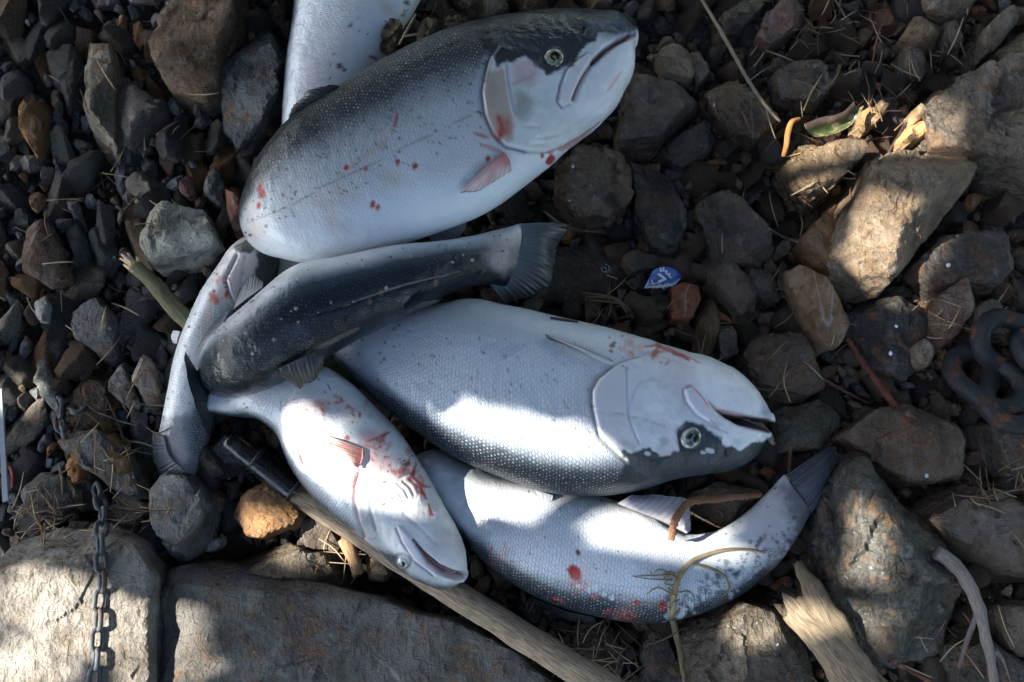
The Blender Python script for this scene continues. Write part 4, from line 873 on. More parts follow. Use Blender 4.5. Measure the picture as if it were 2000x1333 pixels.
def fish_A():
    f = Fish('A', 'largest fish on top of the pile, dark back, closed jaw, pink gill cover', 0.02, .285, ns=420, na=256, seed=11, dark=.375)
    f.sc *= 1 - .45 * sstep(.55, .85, f.s); f.C *= (1 - .6 * sstep(.6, .9, f.s) * sstep(.46, .36, f.dv))[:, None]
    # head: pale cheek, dark crown
    headpoly = [(965,96),(948,140),(940,180),(946,226),(962,262),(985,286),(1025,297),(1064,301),(1095,292),(1140,268),(1200,240),(1260,120),(1260,20),(1100,5),(960,25)]
    f.paint(headpoly, (.62, .66, .675), 1, 4, 0, True, .15)
    f.paint([(969,134),(1000,124),(1025,108),(1051,124),(1068,141),(1091,133),(1124,107),(1150,84),(1182,66),(1215,64),(1260,50),(1260,-10),(940,-10),(930,60)], (.013, .02, .026), .97, 4, 7, True, 0)
    f.paint([(1140,40),(1200,32),(1260,50),(1238,72),(1205,78),(1175,72),(1150,62)], (.08, .11, .14), .75, 14, 3)
    f.paint([(1000,40),(1070,35),(1120,60),(1050,75),(980,70)], (.02, .03, .036), .6, 20, 4)
    f.paint([(952,143),(988,133),(996,185),(1003,228),(1000,274),(972,274),(948,230),(941,182)], (.46, .36, .30), .9, 6, 4)
    f.paint([(1000,128),(1030,120),(1050,140),(1040,165),(1005,170)], (.56, .40, .41), .7, 10, 4)
    f.spot(982, 250, 15, RED, .6, 23, .2, .8, .8); f.spot(975, 262, 8, RED, .75, 12, -.3, .6, .8); f.stroke([(972,232),(980,258),(978,272)], 4, RED, .6, 1.2); f.stroke([(990,240),(986,262)], 3, (.5, .1, .08), .5, 1.2)
    f.spot(1025, 208, 16, (.22, .22, .19), .65, 22, .3, .8); f.spot(1012, 190, 10, (.30, .27, .22), .5, 14, 0, .8)
    f.paint([(950,165),(960,150),(975,175),(965,215),(952,205)], (.34, .28, .24), .4, 8, 4)
    f.wet = f._poly([(960,60),(1060,20),(1140,25),(1130,70),(1040,85),(960,100)], 10, 8)
    # gill opening
    edge = [(972,92),(955,112),(947,142),(940,180),(946,226),(962,262),(985,286),(1025,297),(1064,301),(1092,292),(1137,268),(1180,240)]
    f.lift_edge([(975,90),(955,112),(948,142),(942,180),(948,226),(964,260),(987,284),(1025,294),(1064,298),(1092,288),(1100,200),(1060,100)], edge[:8], .0022, 40)
    f.groove(edge[:8], 3.2, .0034, (.14, .11, .11), .75); f.groove(edge[7:], 3.0, .0022, (.30, .17, .16), .5)
    f.paint([(968,96),(958,108),(948,140),(940,180),(944,226),(936,222),(925,180),(930,140),(945,110)], (.36, .41, .47), .8, 5, 1, True)
    f.paint([(962,98),(970,96),(958,130),(950,165),(944,160),(948,125)], (.05, .06, .075), .8, 3, 1, True)
    f.groove([(988,130),(992,160),(995,188),(1003,224),(1025,246),(1052,248)], 3.2, .0016, (.55, .58, .64), .7)
    f.groove([(1000,165),(1020,156),(1045,145)], 2.0, .0010, (.4, .3, .33), .6)
    f.groove([(1052,270),(1095,262),(1140,238),(1185,200)], 5, .0016); f.groove([(1040,282),(1075,280),(1110,268)], 4, .0014)
    # jaws
    f.paint([(1155,122),(1183,96),(1215,78),(1250,66),(1250,150),(1225,185),(1185,225),(1130,230),(1118,200)], (.71, .73, .76), .9, 8, 0)
    mouth = [(1238,68),(1225,73),(1208,81),(1183,97),(1160,120),(1143,143),(1130,168),(1120,194)]
    f.groove(mouth[:5], 5.0, .010, (.045, .02, .022), 1.0); f.groove(mouth[3:], 3.4, .005, (.20, .05, .055), .95)
    mx = [(1146,106),(1108,138),(1095,170),(1090,197),(1100,211),(1113,203),(1121,178),(1136,145),(1158,114)]
    f.lift(mx, .0030, 4); f.paint(mx, (.64, .62, .65), .8, 3)
    f.groove([(1146,104),(1120,122),(1104,139),(1093,170),(1088,198),(1098,212),(1113,204)], 2.4, .0020, (.16, .11, .12), .75)
    f.spot(1116, 127, 6, (.07, .05, .05), .8, 9, .8)
    f.stroke([(1238,70),(1205,88),(1178,112)], 3, (.45, .12, .13), .5)
    f.groove([(1195,50),(1215,62),(1240,62)], 3, .001)
    f.spot(1140, 58, 3.6, (.003, .003, .004), 1, 6, .4, .3); f.groove([(1141,55),(1139,62)], 4, .003)
    # socket
    f.groove([(1083 + 24 * math.cos(t), 112 + 24 * math.sin(t)) for t in np.linspace(0, 6.28, 18)], 4, .0016, (.05, .06, .075), .6)
    # blood, grazes, dark specks
    f.stroke([(776,222),(774,240),(766,262)], 3.2, RED, .9, .4); f.stroke([(766,262),(740,285),(700,312),(660,340)], 5, (.52, .30, .22), .45, 1)
    for x, y, r in ((676,327,4),(715,330,3.5),(777,317,4),(810,325,5),(508,368,5),(512,380,6),(507,402,4.5),(553,381,3.5),(728,400,5),(738,405,4),(952,310,5),(1075,312,7),(1060,305,4)): f.spot(x, y, r, RED, .95, r * 1.5, .3)
    for x, y, r in ((668,375,26),(640,400,30),(655,440,22),(760,350,22),(940,330,20),(950,260,16),(500,450,20)): f.spot(x, y, r, (.50, .36, .24), .32, r * .6, .4, .9, .5)
    f.stroke([(480,438),(560,405),(650,355),(740,312),(830,270),(920,226)], 2.2, (.30, .20, .18), .55)
    f.stroke([(928,262),(945,268),(958,275)], 4, RED, .7, .5); f.stroke([(940,285),(965,295),(982,302)], 6, (.45, .12, .08), .6, .6)
    f.stroke([(1060,302),(1100,292),(1140,268),(1170,240)], 4, (.42, .08, .07), .6, 1); f.stroke([(1185,180),(1200,160),(1214,140)], 3, (.6, .3, .27), .6)
    f.specks(170, .36, .62, 4, (1.2, 3.0), smin=.26)
    f.specks(60, .05, .36, 9, (1.2, 3.0), smin=.2)
    f.finish()
    f.eye(1083, 112, 21, tiltn=.3, pup=(.02, .0), prad=.42)
    f.fin('pectoral_fin', [(983,297),(988,302),(992,308),(996,314)], [(896,382),(922,377),(965,354),(1000,336)], None, None, (.46,.17,.15), (.56,.44,.44), 9, .0008, .03, seed=1, bow=.004)
    f.fin('dorsal_fin', [(672,172),(630,196),(600,216),(578,232)], [(640,170),(600,178),(575,204),(562,250)], [.165,.165,.16,.15], [.17,.172,.165,.15], (.02,.026,.032), (.05,.05,.052), 11, .0022, .10, bow=.004, seed=2)
    f.fin('pelvic_fin', [(700,492),(735,488),(760,484)], [(690,498),(720,497),(752,490)], .125, .118, (.2,.21,.23), (.3,.31,.33), 5, seed=3)
    f.fin('anal_fin', [(835,462),(880,446),(912,432)], [(850,476),(890,466),(908,450)], .10, .095, (.07,.08,.10), (.14,.16,.18), 8, seed=4)
    return f

def fish_F():
    f = Fish('F', 'plump silver fish with open mouth holding a splinter of wood', -0.02, .27, ns=420, na=256, seed=23, dark=.25)
    headpoly = [(1192,718),(1168,739),(1155,763),(1155,793),(1161,820),(1170,852),(1189,871),(1212,894),(1300,960),(1520,960),(1520,760),(1440,690),(1340,660),(1262,664),(1222,700)]
    f.paint(headpoly, (.64, .675, .69), 1, 4, 0, True, .12)
    f.paint([(1195,873),(1220,872),(1251,876),(1265,867),(1289,883),(1324,878),(1315,838),(1343,827),(1373,835),(1392,850),(1411,867),(1446,872),(1475,862),(1520,850),(1520,990),(1200,990),(1215,900)], (.014, .023, .031), .97, 4, 7, True, 0)
    f.paint([(1240,930),(1330,915),(1430,905),(1430,960),(1240,985)], (.02, .03, .038), .6, 16, 3)
    for x, y, r in ((1296,880,11),(1306,872,9),(1385,880,6),(1372,884,4),(1265,886,7),(1440,862,7)): f.spot(x, y, r, (.50, .53, .57), .8, r * .5, .3, .4, 1.1)
    f.paint([(1160,800),(1165,760),(1195,722),(1222,724),(1228,805),(1240,860),(1205,876),(1176,848)], (.60, .55, .57), .55, 10, 3)
    f.paint([(1330,836),(1290,850),(1262,842),(1290,826)], (.58, .50, .58), .5, 12, 4)
    f.spot(1300, 862, 10, (.28, .30, .30), .6, 8, .3, .6); f.spot(1225, 870, 14, (.33, .34, .28), .5, 8, .3, .7)
    edge = [(1196,716),(1168,739),(1155,763),(1155,793),(1161,820),(1170,852),(1189,872),(1210,892),(1225,905)]
    f.lift_edge([(1200,716),(1172,740),(1159,764),(1159,793),(1165,820),(1174,850),(1192,870),(1214,892),(1300,880),(1300,720),(1240,700)], edge, .0022, 40)
    f.groove(edge, 3.0, .0032, (.18, .16, .16), .75)
    f.paint([(1190,722),(1165,742),(1150,765),(1150,795),(1144,790),(1144,760),(1160,733),(1185,712)], (.46, .38, .36), .6, 4, 1, True)
    f.groove([(1222,722),(1224,760),(1225,800),(1235,836),(1247,864)], 2.2, .0016, (.42, .46, .52), .7)
    f.groove([(1228,800),(1236,770),(1250,745),(1275,738),(1292,744)], 3.0, .0014, (.55, .6, .68), .6)
    f.groove([(1158,803),(1190,805),(1225,812),(1262,820),(1300,832)], 1.8, .0008, (.40, .38, .42), .6)
    f.groove([(1196,716),(1222,701),(1262,691),(1300,696),(1350,716)], 3.0, .0018, (.62, .62, .64), .4)
    for k in range(4): f.groove([(1215 + 12 * k, 706 - 5 * k),(1245 + 14 * k, 697 - 3 * k),(1275 + 14 * k, 700 - 2 * k)], 2, .0009)
    f.paint([(1262,666),(1343,690),(1411,712),(1451,739),(1478,771),(1505,803),(1478,815),(1424,806),(1388,785),(1351,755),(1300,745),(1240,712)], (.71, .73, .75), .85, 10)
    f.paint([(1490,790),(1506,800),(1500,816),(1480,812)], (.26, .34, .44), .7, 8)
    # open mouth
    gape = [(1384,786),(1396,799),(1424,807),(1478,815),(1500,818),(1530,830),(1530,850),(1497,846),(1470,840),(1440,832),(1415,818),(1396,802)]
    m = np.where(((f.pix > [1375, 780]) & (f.pix < [1535, 860])).all(1))[0]
    d = dpoly(f.pix[m], gape, True)[0]; ins = inside(f.pix[m], gape); wgt = np.zeros(len(f.P)); wgt[m] = sstep(0, 11, np.where(ins, d, 0))
    f.disp -= .030 * wgt * f.face; cor = at(1400, 806, .07); bk = sstep(1440, 1500, f.pix[:, 0]) * wgt
    f.move += (cor - f.P) * (.45 * bk)[:, None] * np.array([1, 1, 0])
    f.paint(gape, (.075, .045, .048), 1, 3, 0, True, 0); f.stroke([(1384,784),(1397,798),(1424,806),(1470,813)], 3, (.42, .22, .22), .6)
    f.stroke([(1403,812),(1430,826),(1465,840),(1492,846)], 4, (.52, .46, .50), .7)
    mx = [(1337,760),(1352,756),(1371,775),(1387,804),(1406,828),(1420,844),(1392,831),(1359,809),(1341,783)]
    f.lift(mx, .0032, 4); f.paint(mx, (.62, .60, .67), .8, 3)
    f.groove([(1420,845),(1392,832),(1360,811),(1340,784),(1334,762),(1350,753)], 2.2, .002, (.22, .2, .25), .65)
    f.stroke([(1352,757),(1371,775),(1384,797)], 2.4, (.45, .06, .07), .8)
    f.stroke([(1385,822),(1402,834)], 3, (.25, .16, .16), .6)
    f.groove([(1350 + 23 * math.cos(t), 856 + 22 * math.sin(t)) for t in np.linspace(0, 6.28, 18)], 4, .0016, (.06, .075, .095), .6)
    f.spot(1419, 884, 3, (.01, .01, .012), 1, 5, .3); f.groove([(1419,881),(1419,887)], 3.5, .003)
    # blood by the throat, lost scales
    f.stroke([(1262,678),(1285,678),(1310,686),(1345,700),(1370,712)], 4.5, RED, .85, .5); f.stroke([(1225,694),(1245,682),(1275,680)], 8, (.62, .33, .25), .55, 1)
    for x, y, r in ((1196,675,5),(1200,670,3.5),(1193,686,4),(1215,657,2.5),(1225,720,3),(1216,716,2.5),(1190,660,2)): f.spot(x, y, r, (.20, .10, .05), .9, r * .8)
    f.blood([(1230, 672, 35, 8), (1290, 690, 30, 8)], 0, 3)
    f.paint([(1070,650),(1100,664),(1170,690),(1195,716),(1150,700),(1100,690)], (.58, .57, .55), .5, 6)
    for x, y, r in ((985,690,30),(960,680,22),(1010,680,26),(1090,690,12),(880,730,16),(1080,850,9),(1140,870,9)): f.spot(x, y, r, (.44, .52, .62), .4, r * .35, -.35, .6, .5)
    f.specks(90, .3, .72, 14, (1.1, 2.6), smin=.24); f.specks(25, .35, .6, 15, (2, 4), (.12, .10, .09), smin=.3)
    f.finish()
    rings = [(0, (.01, .012, .012)), (.40, (.012, .015, .015)), (.45, (.05, .07, .05)), (.62, (.07, .10, .07)), (.72, (.20, .23, .18)), (.82, (.34, .35, .34)), (.92, (.16, .18, .20)), (1.0, (.015, .02, .025))]
    f.eye(1350, 856, 21, rings=rings, tiltn=.25, pup=(.12, .12), prad=.42)
    f.fin('pectoral_fin', [(1195,703),(1197,710),(1194,717)], [(1062,652),(1066,656),(1074,664)], None, None, (.36,.37,.39), (.30,.30,.31), 6, .0008, .02, edge=(.14,.14,.15), seed=6, bow=.004)
    f.fin('pelvic_fin', [(870,905),(845,890),(830,875)], [(858,925),(840,920),(828,905)], .055, .05, (.10,.10,.11), (.16,.155,.16), 8, seed=8)
    f.fin('tail_fin', [(600,640),(622,585)], [(520,610),(560,540)], .045, .04, (.05,.06,.07), (.08,.09,.1), 12, seed=9)
    return f

def fish_D():
    f = Fish('D', 'belly-up fish with bloodied belly and slightly open jaw on the wooden pole', -0.62, .30, ns=400, na=240, seed=37, dark=.32)
    hp = [(697,932),(690,974),(698,1017),(714,1055),(760,1120),(840,1170),(930,1170),(930,1080),(880,990),(846,945),(790,930),(740,925)]
    f.paint(hp, (.68, .69, .70), 1, 6, 0, True, .1)
    f.paint([(700,1000),(720,1000),(742,1020),(752,1060),(775,1075),(800,1090),(830,1108),(870,1132),(930,1142),(930,1180),(760,1150),(690,1060)], (.26, .29, .33), .8, 8, 4, True)
    f.paint([(735,1070),(770,1080),(800,1120),(850,1138),(900,1145),(900,1180),(760,1150)], (.035, .045, .06), .9, 7, 4)
    f.lift_edge([(702,930),(696,974),(704,1017),(720,1050),(760,1060),(770,960),(740,925)], [(700,925),(693,950),(691,976),(698,1015),(712,1050)], .0028, 26)
    f.groove([(700,925),(693,950),(691,976),(698,1015),(712,1050)], 3.0, .003, (.36, .24, .22), .6)
    f.groove([(720,960),(725,1000),(735,1035)], 3, .0014, (.45, .44, .46), .5)
    f.paint([(690,935),(702,930),(706,965),(700,1010),(690,985)], (.55, .30, .26), .6, 6, 3)
    for k in range(6): f.groove([(752 + 12 * k, 955 - 5 * k),(768 + 11 * k, 966 - 5 * k),(778 + 10 * k, 985 - 6 * k)], 2.2, .0011, (.60, .58, .60), .3)
    f.groove([(700,930),(740,938),(780,935),(815,915)], 4, .0016)
    f.groove([(790,1005),(820,1030),(850,1060)], 4, .0014, (.62, .65, .70), .4)
    mx = [(776,1030),(786,1030),(815,1064),(828,1092),(868,1126),(850,1124),(810,1094),(786,1058)]
    f.lift(mx, .0026, 4); f.paint(mx, (.55, .54, .60), .7, 4); f.groove([(774,1032),(784,1060),(808,1095),(845,1124)], 2.3, .002, (.22, .2, .24), .6)
    gape = [(806,1054),(828,1078),(860,1104),(892,1117),(925,1118),(925,1130),(890,1134),(862,1124),(834,1100)]
    w_ = f._poly(gape, 3); f.disp -= .012 * w_; f.paint(gape, (.24, .12, .13), .95, 3, 0, True, 0)
    f.stroke([(806,1054),(828,1082),(858,1108)], 3, (.13, .05, .06), .9); f.stroke([(868,1128),(890,1133),(908,1126)], 3, (.5, .42, .46), .7); f.stroke([(872,1118),(895,1124)], 3, (.40, .16, .14), .6, .5)
    f.groove([(786 + 17 * math.cos(t), 1098 + 14 * math.sin(t)) for t in np.linspace(0, 6.28, 16)], 3.5, .0014, (.08, .1, .12), .6)
    # blood
    f.blood([(640,795,50,14),(600,850,45,12),(740,860,60,26),(790,915,50,22),(690,800,45,12),(715,900,40,10),(600,800,30,6),(585,880,28,8),(820,950,25,8)], 0, 21)
    for pts in ([(716,866),(740,856),(764,846)],[(812,900),(806,930),(818,950),(830,968),(833,975)],[(815,905),(800,935),(830,948),(840,950)],[(700,870),(735,880),(760,866)],[(590,812),(596,830),(594,845)],[(575,850),(585,885),(592,905)],[(836,985),(842,1004),(846,1008)]): f.stroke(pts, 3.2, RED, .8, .8)
    for x, y, r, a in ((745,890,36,.35),(725,860,26,.4),(590,870,22,.3),(690,940,12,.5),(800,930,22,.35),(610,830,16,.3)): f.spot(x, y, r, (.60, .22, .18), a, r * .7, .6, .8, .6)
    for x, y, r in ((795,906,8),(790,900,4),(752,942,5),(750,985,4),(765,975,4),(805,890,3)): f.spot(x, y, r, (.10, .06, .04), .8, r * .5, -.4)
    f.stroke([(640,752),(643,758),(645,764)], 1.6, (.06, .05, .05), .8)
    f.specks(40, .3, .9, 24, (1.0, 2.2), smin=.2)
    f.finish()
    rings = [(0, (.01, .012, .012)), (.42, (.012, .015, .015)), (.48, (.25, .27, .26)), (.7, (.40, .42, .44)), (.9, (.30, .33, .37)), (1.0, (.06, .07, .08))]
    f.eye(786, 1100, 13, rings=rings, tiltn=.25, pup=(.25, -.1), prad=.36)
    f.fin('pectoral_fin', [(709,878),(708,898),(700,914)], [(630,848),(655,880),(680,906)], None, None, (.55,.20,.17), (.55,.42,.38), 9, .0012, .03, seed=11, bow=.006, edge=(.36,.33,.32))
    f.fin('tail_fin', [(408,762),(412,786),(410,806)], [(360,684),(367,738),(384,800),(410,858)], [.104,.108,.104], [.135,.135,.125,.105], (.06,.07,.08), (.022,.026,.03), 16, .0012, .05, seed=12, nu=80)
    return f

def fish_C():
    f = Fish('C', 'dark-backed fish lying across the pile with its tail fin spread', 0.50, .2, ns=360, na=224, seed=41, dark=.43, scale=.0046)
    f.wet = sstep(.05, .3, f.n3 + .5 * f.n1) * (f.dv < .45)
    f.sc *= .16
    f.C[:, :] *= np.where((f.dv < .42)[:, None], [.9, 1.0, 1.05], [1, 1, 1])
    f.paint([(985,440),(1020,436),(1012,480),(1004,520),(985,535),(955,520),(940,495)], (.48, .43, .42), .6, 14, 4)
    f.stroke([(660,602),(720,580),(780,560),(840,545),(900,530)], 1.8, (.22, .23, .22), .45, .6); f.groove([(620,612),(660,602),(720,582),(780,562),(840,547),(900,532)], 3.5, .0012)
    f.stroke([(700,640),(640,672),(600,690)], 5, (.24, .2, .19), .35, 1)
    f.specks(120, .1, .6, 34, (1, 2.6), (.012, .015, .02), smin=.25); f.specks(25, .2, .5, 35, (1.5, 3), (.5, .52, .53), smin=.25)
    f.groove([(545,738),(600,716),(640,700)], 5, .0012)
    for x, y in ((851,554),(745,572),(722,588)): f.spot(x, y, 4, (.14, .09, .06), .9, 6)
    f.finish(.0009)
    f.fin('tail_fin', [(1016,438),(1022,465),(1004,500),(992,530),(955,556)], [(1108,440),(1092,476),(1086,520),(1072,560),(985,592)], [.094,.094,.094,.094,.092], [.060,.066,.066,.060,.072], (.10,.125,.145), (.014,.018,.023), 20, .0022, .10, nu=110, nv=30, seed=15, bow=.006)
    f.fin('dorsal_fin', [(540,722),(575,706),(610,694),(636,688)], [(556,742),(590,756),(612,744),(630,718)], [.186,.19,.19,.188], [.172,.168,.172,.18], (.03,.034,.038), (.035,.032,.03), 11, .0022, .10, seed=16, bow=.004)
    f.fin('adipose_fin', [(795,612),(815,606),(838,598)], [(800,606),(830,590),(862,586)], [.166,.168,.166], [.176,.18,.172], (.02,.025,.03), (.04,.045,.045), 4, .0008, .04, nu=40, seed=17)
    f.fin('pelvic_fin', [(456,604),(480,585),(512,562)], [(468,566),(492,538),(514,552)], [.150,.150,.150], [.140,.135,.14], (.28,.30,.33), (.14,.15,.165), 10, .0012, .06, seed=18)
    f.fin('pectoral_fin', [(446,610),(430,640),(408,668)], [(436,612),(412,638),(380,690)], [.135,.13,.12], [.135,.13,.10], (.20,.21,.23), (.10,.105,.11), 6, .001, .03, seed=19)
    return f

def fish_G():
    f = Fish('G', 'silver fish with tail curled upward, lying beneath the plump silver fish', 0.12, .2, ns=360, na=224, seed=53, dark=.235)
    f.paint([(1480,985),(1530,925),(1600,980),(1560,1050),(1510,1110),(1470,1080)], (.52, .47, .46), .55, 24, 5)
    rs = np.random.RandomState(8)
    for _ in range(420):
        x = rs.uniform(1300, 1560); y = 1196 - (x - 1310) * .62 + rs.normal(0, 17)
        r = rs.uniform(1.5, 4.5); f.spot(x, y, r * rs.uniform(1, 2), (.58, .64, .68) if rs.rand() < .5 else (.05, .075, .10), rs.uniform(.4, .8), r, rs.uniform(0, 3), .35, .6)
    f.stroke([(960,1060),(1040,1105),(1120,1130),(1200,1145),(1300,1150),(1380,1125)], 2, (.40, .42, .45), .6)
    f.paint([(1545,920),(1590,960),(1600,1010),(1560,1050),(1540,1000),(1520,950)], (.10, .115, .135), .8, 22, 10)
    f.spot(1122, 1118, 12, (.33, .01, .015), 1, 18, -.5, .25, .2); f.spot(1109, 1113, 6, RED, .95, 5); f.spot(1131, 1140, 5, RED, .7); f.spot(1243, 1176, 8, (.36, .015, .02), 1, 6, .2); f.spot(1294, 1182, 7, (.36, .015, .02), 1, 8)
    f.spot(1129, 1081, 5, (.10, .06, .05), 1, 7, -.4); f.spot(1160, 1165, 7, (.40, .09, .06), .8, 4, .7)
    for pts in ([(1200,1192),(1215,1202),(1230,1196),(1245,1208)],[(1210,1200),(1235,1212)],[(1080,1168),(1100,1175)],[(972,1082),(978,1092)]): f.stroke(pts, 2.6, RED, .85, .6)
    f.blood([(1130,1130,40,10),(1220,1195,35,10),(985,1080,30,5)], 0, 44)
    for x, y, r in ((1150,1152,6),(1163,1150,7),(1130,1145,5),(1180,1160,5),(1195,1168,5)): f.spot(x, y, r, (.62, .67, .72), .8)
    f.specks(70, .25, .9, 54, (1, 2.4), smin=.15)
    f.finish()
    f.fin('tail_fin', [(1530,932),(1560,965),(1584,1004)], [(1618,868),(1634,884),(1622,930)], [.036,.046,.036], [.036,.05,.034], (.045,.06,.075), (.014,.019,.025), 14, .002, .10, seed=21, nu=80, bow=.006)
    f.fin('anal_fin', [(1205,984),(1240,998),(1290,1018),(1340,1042)], [(1232,968),(1300,968),(1338,976),(1350,1036)], [.085,.085,.082,.075], [.088,.086,.08,.074], (.36,.35,.37), (.24,.24,.26), 12, .0014, .05, seed=22, bow=.004)
    f.fin('pelvic_fin', [(1040,955),(1060,962),(1080,968)], [(1050,970),(1070,980),(1078,978)], .092, .09, (.5,.5,.52), (.4,.4,.43), 5, seed=23)
    f.fin('dorsal_fin', [(1040,1168),(1100,1192),(1160,1206)], [(1046,1182),(1110,1212),(1168,1222)], .03, .018, (.03,.035,.04), (.02,.022,.025), 10, seed=24)
    return f

def fish_E():
    f = Fish('E', 'slim pale fish at the edge of the pile with its head under the largest fish', 0.10, .2, ns=300, na=190, seed=61, dark=.26)
    f.C = f.C * .9 + np.array([.06, .05, .06]) * sstep(.35, .6, f.dv)[:, None]
    f.paint([(430,470),(500,440),(545,480),(545,560),(500,560),(455,600),(415,575)], (.58, .53, .54), .8, 8, 4, True)
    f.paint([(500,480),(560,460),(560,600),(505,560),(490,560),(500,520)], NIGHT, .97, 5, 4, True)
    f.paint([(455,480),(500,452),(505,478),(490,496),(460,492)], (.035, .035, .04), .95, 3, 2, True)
    f.groove([(462,498),(440,545),(448,575),(460,600)], 3, .003, (.25, .16, .16), .6); f.groove([(480,500),(470,540),(468,570)], 2.5, .0012, (.38, .34, .37), .5)
    f.blood([(435,545,18,5),(440,575,12,3),(415,590,14,4)], 0, 33); f.spot(443, 574, 5, RED, .9, 8, .3); f.spot(430, 545, 8, (.55, .3, .28), .5)
    f.stroke([(395,650),(402,620),(410,590)], 8, (.56, .42, .34), .5, 1)
    f.paint([(300,835),(345,812),(430,800),(420,940),(330,950),(295,900)], (.13, .14, .155), .85, 16, 9); f.paint([(330,860),(360,850),(372,890),(345,915)], (.36, .33, .31), .6, 10, 6); f.paint([(375,800),(430,790),(410,900),(372,870),(360,840)], NIGHT, .7, 14, 5)
    f.specks(30, .3, .8, 64, (1.4, 3), smin=.2)
    f.finish()
    f.eye(503, 489, 8, tiltn=.3, prad=.5)
    f.fin('tail_fin', [(320,852),(330,888),(360,920)], [(298,842),(301,898),(330,952)], None, [.034,.03,.022], (.09,.11,.13), (.04,.048,.055), 14, .0018, .07, seed=31)
    f.fin('pelvic_fin', [(352,648),(348,660),(345,672)], [(338,646),(334,658),(338,670)], .05, .045, (.40,.41,.44), (.36,.37,.40), 3, .0004, .02, nu=30, seed=32)
    return f

def fish_B():
    f = Fish('B', 'white-bellied fish sticking out behind the largest fish', -0.30, .24, ns=260, na=190, seed=71, dark=.22)
    f.C = np.where((f.dv > .55)[:, None], f.C * 1.0, f.C * [.95, .96, 1.0])
    for x, y, r in ((793,6,9),(786,29,6),(684,50,5),(768,52,8),(790,20,4),(702,60,2.5),(665,130,6),(672,136,5),(652,105,2.5)): f.spot(x, y, r, (.05, .03, .025), .95, r * .8, .5)
    for x, y, r in ((762,20,16),(750,12,10),(770,70,12),(720,130,9)): f.spot(x, y, r, (.62, .42, .36), .4, r * .6, .4, .8)
    f.stroke([(712,105),(728,112),(742,117)], 2.2, (.05, .035, .03), .9); f.stroke([(658,124),(668,134),(675,138)], 2, (.05, .035, .03), .9)
    f.stroke([(566,90),(562,180),(556,250)], 2, (.42, .44, .47), .6)
    f.specks(40, .3, 1, 74, (.9, 2.2), smin=.3)
    f.finish()
    f.fin('tail_fin', [(540,535),(590,535)], [(520,600),(600,600)], .025, .015, (.06,.07,.08), (.05,.055,.06), 10, seed=41)
    return f
FO = [fish_B(), fish_E(), fish_G(), fish_D(), fish_F(), fish_A(), fish_C()]

# ------------------------------------------------------------------ small things: heights are read from the surface they lie on
bpy.context.view_layer.update()
DG = bpy.context.evaluated_depsgraph_get()
def surf(px, py, lift=0.0):
    x = (px - 1000) / 2000 * SENS / LENS; y = -(py - 666.5) / 2000 * SENS / LENS
    d = Vector(RIGHT * x + UPV * y + FWD).normalized(); o = Vector(CAM); hit = False
    for _ in range(6):
        hit, loc, nrm, idx, ob, mt = sc.ray_cast(DG, o, d)
        if hit and (ob.parent and ob.parent.name.startswith('tree')): o = loc + d * .001; continue
        break
    p = np.array(loc) if hit else at(px, py, 0); n = np.array(nrm) if hit else np.array([0, 0, 1.0])
    if n[2] < 0: n = -n
    return p + np.array([0, 0, lift]), n
def smooth_path(P, n):
    P = np.array(P, float); T = np.concatenate([[0], np.cumsum(np.linalg.norm(np.diff(P, axis=0), axis=1))])
    return hermite(np.linspace(0, T[-1], n), T, P)
def tube_np(P, R, sides=10, wob=0.0, seed=0, squash=1.0, knots=0.0, cap=True, ragged=0.0):
    """tapered tube along points P with radii R -> verts, quads, uv"""
    P = np.asarray(P, float); n = len(P); R = np.full(n, R) if np.isscalar(R) else np.interp(np.linspace(0, 1, n), np.linspace(0, 1, len(R)), R)
    T = np.gradient(P, axis=0); T /= np.maximum(np.linalg.norm(T, axis=1), 1e-9)[:, None]
    ref = np.array([0, 0, 1.0]); u = np.cross(T, ref); bad = np.linalg.norm(u, axis=1) < .1; u[bad] = np.cross(T[bad], [0, 1, 0]); u /= np.linalg.norm(u, axis=1)[:, None]; v = np.cross(u, T)
    rs = np.random.RandomState(seed)
    a = np.linspace(0, 2 * math.pi, sides, endpoint=False)
    V = P[:, None] + (u[:, None] * np.cos(a)[None, :, None] + v[:, None] * (np.sin(a) * squash)[None, :, None]) * R[:, None, None]
    V = V.reshape(-1, 3)
    if wob: V = V + (fbm(V / max(R.max(), 1e-4) * .7 + seed, seed, 3)[:, None]) * wob * R.max() * np.array([1, 1, .7])
    if knots:
        kn = np.repeat(np.abs(np.sin(np.linspace(0, n * 1.1, n))) ** 6, sides); ctr = np.repeat(P, sides, 0); V = ctr + (V - ctr) * (1 + knots * kn * rs.uniform(.2, 1, n * sides))[:, None]
    if ragged:
        for e_, q in ((0, T[0]), (n - 1, T[-1])):
            V[e_ * sides:(e_ + 1) * sides] += q * (rs.uniform(-1, 1, sides) * ragged * R[e_])[:, None]
    i = np.arange(n * sides).reshape(n, sides); j = np.roll(i, -1, 1)
    F = np.stack([i[:-1].ravel(), i[1:].ravel(), j[1:].ravel(), j[:-1].ravel()], -1)
    L = np.concatenate([[0], np.cumsum(np.linalg.norm(np.diff(P, axis=0), axis=1))])
    if cap:
        c0 = len(V); V = np.concatenate([V, P[:1], P[-1:]])
        F = np.concatenate([F, np.stack([np.full(sides, c0), i[0], j[0], np.full(sides, c0)], -1)[:, [0, 1, 2, 2]], np.stack([np.full(sides, c0 + 1), j[-1], i[-1], i[-1]], -1)])
    return V, F, L, sides
def tris(F):
    """quads with a doubled corner become triangles when the mesh is validated; split them cleanly"""
    A = F[:, [0, 1, 2]]; B = F[:, [0, 2, 3]]; k = (F[:, 2] != F[:, 3]); return np.concatenate([A, B[k]])
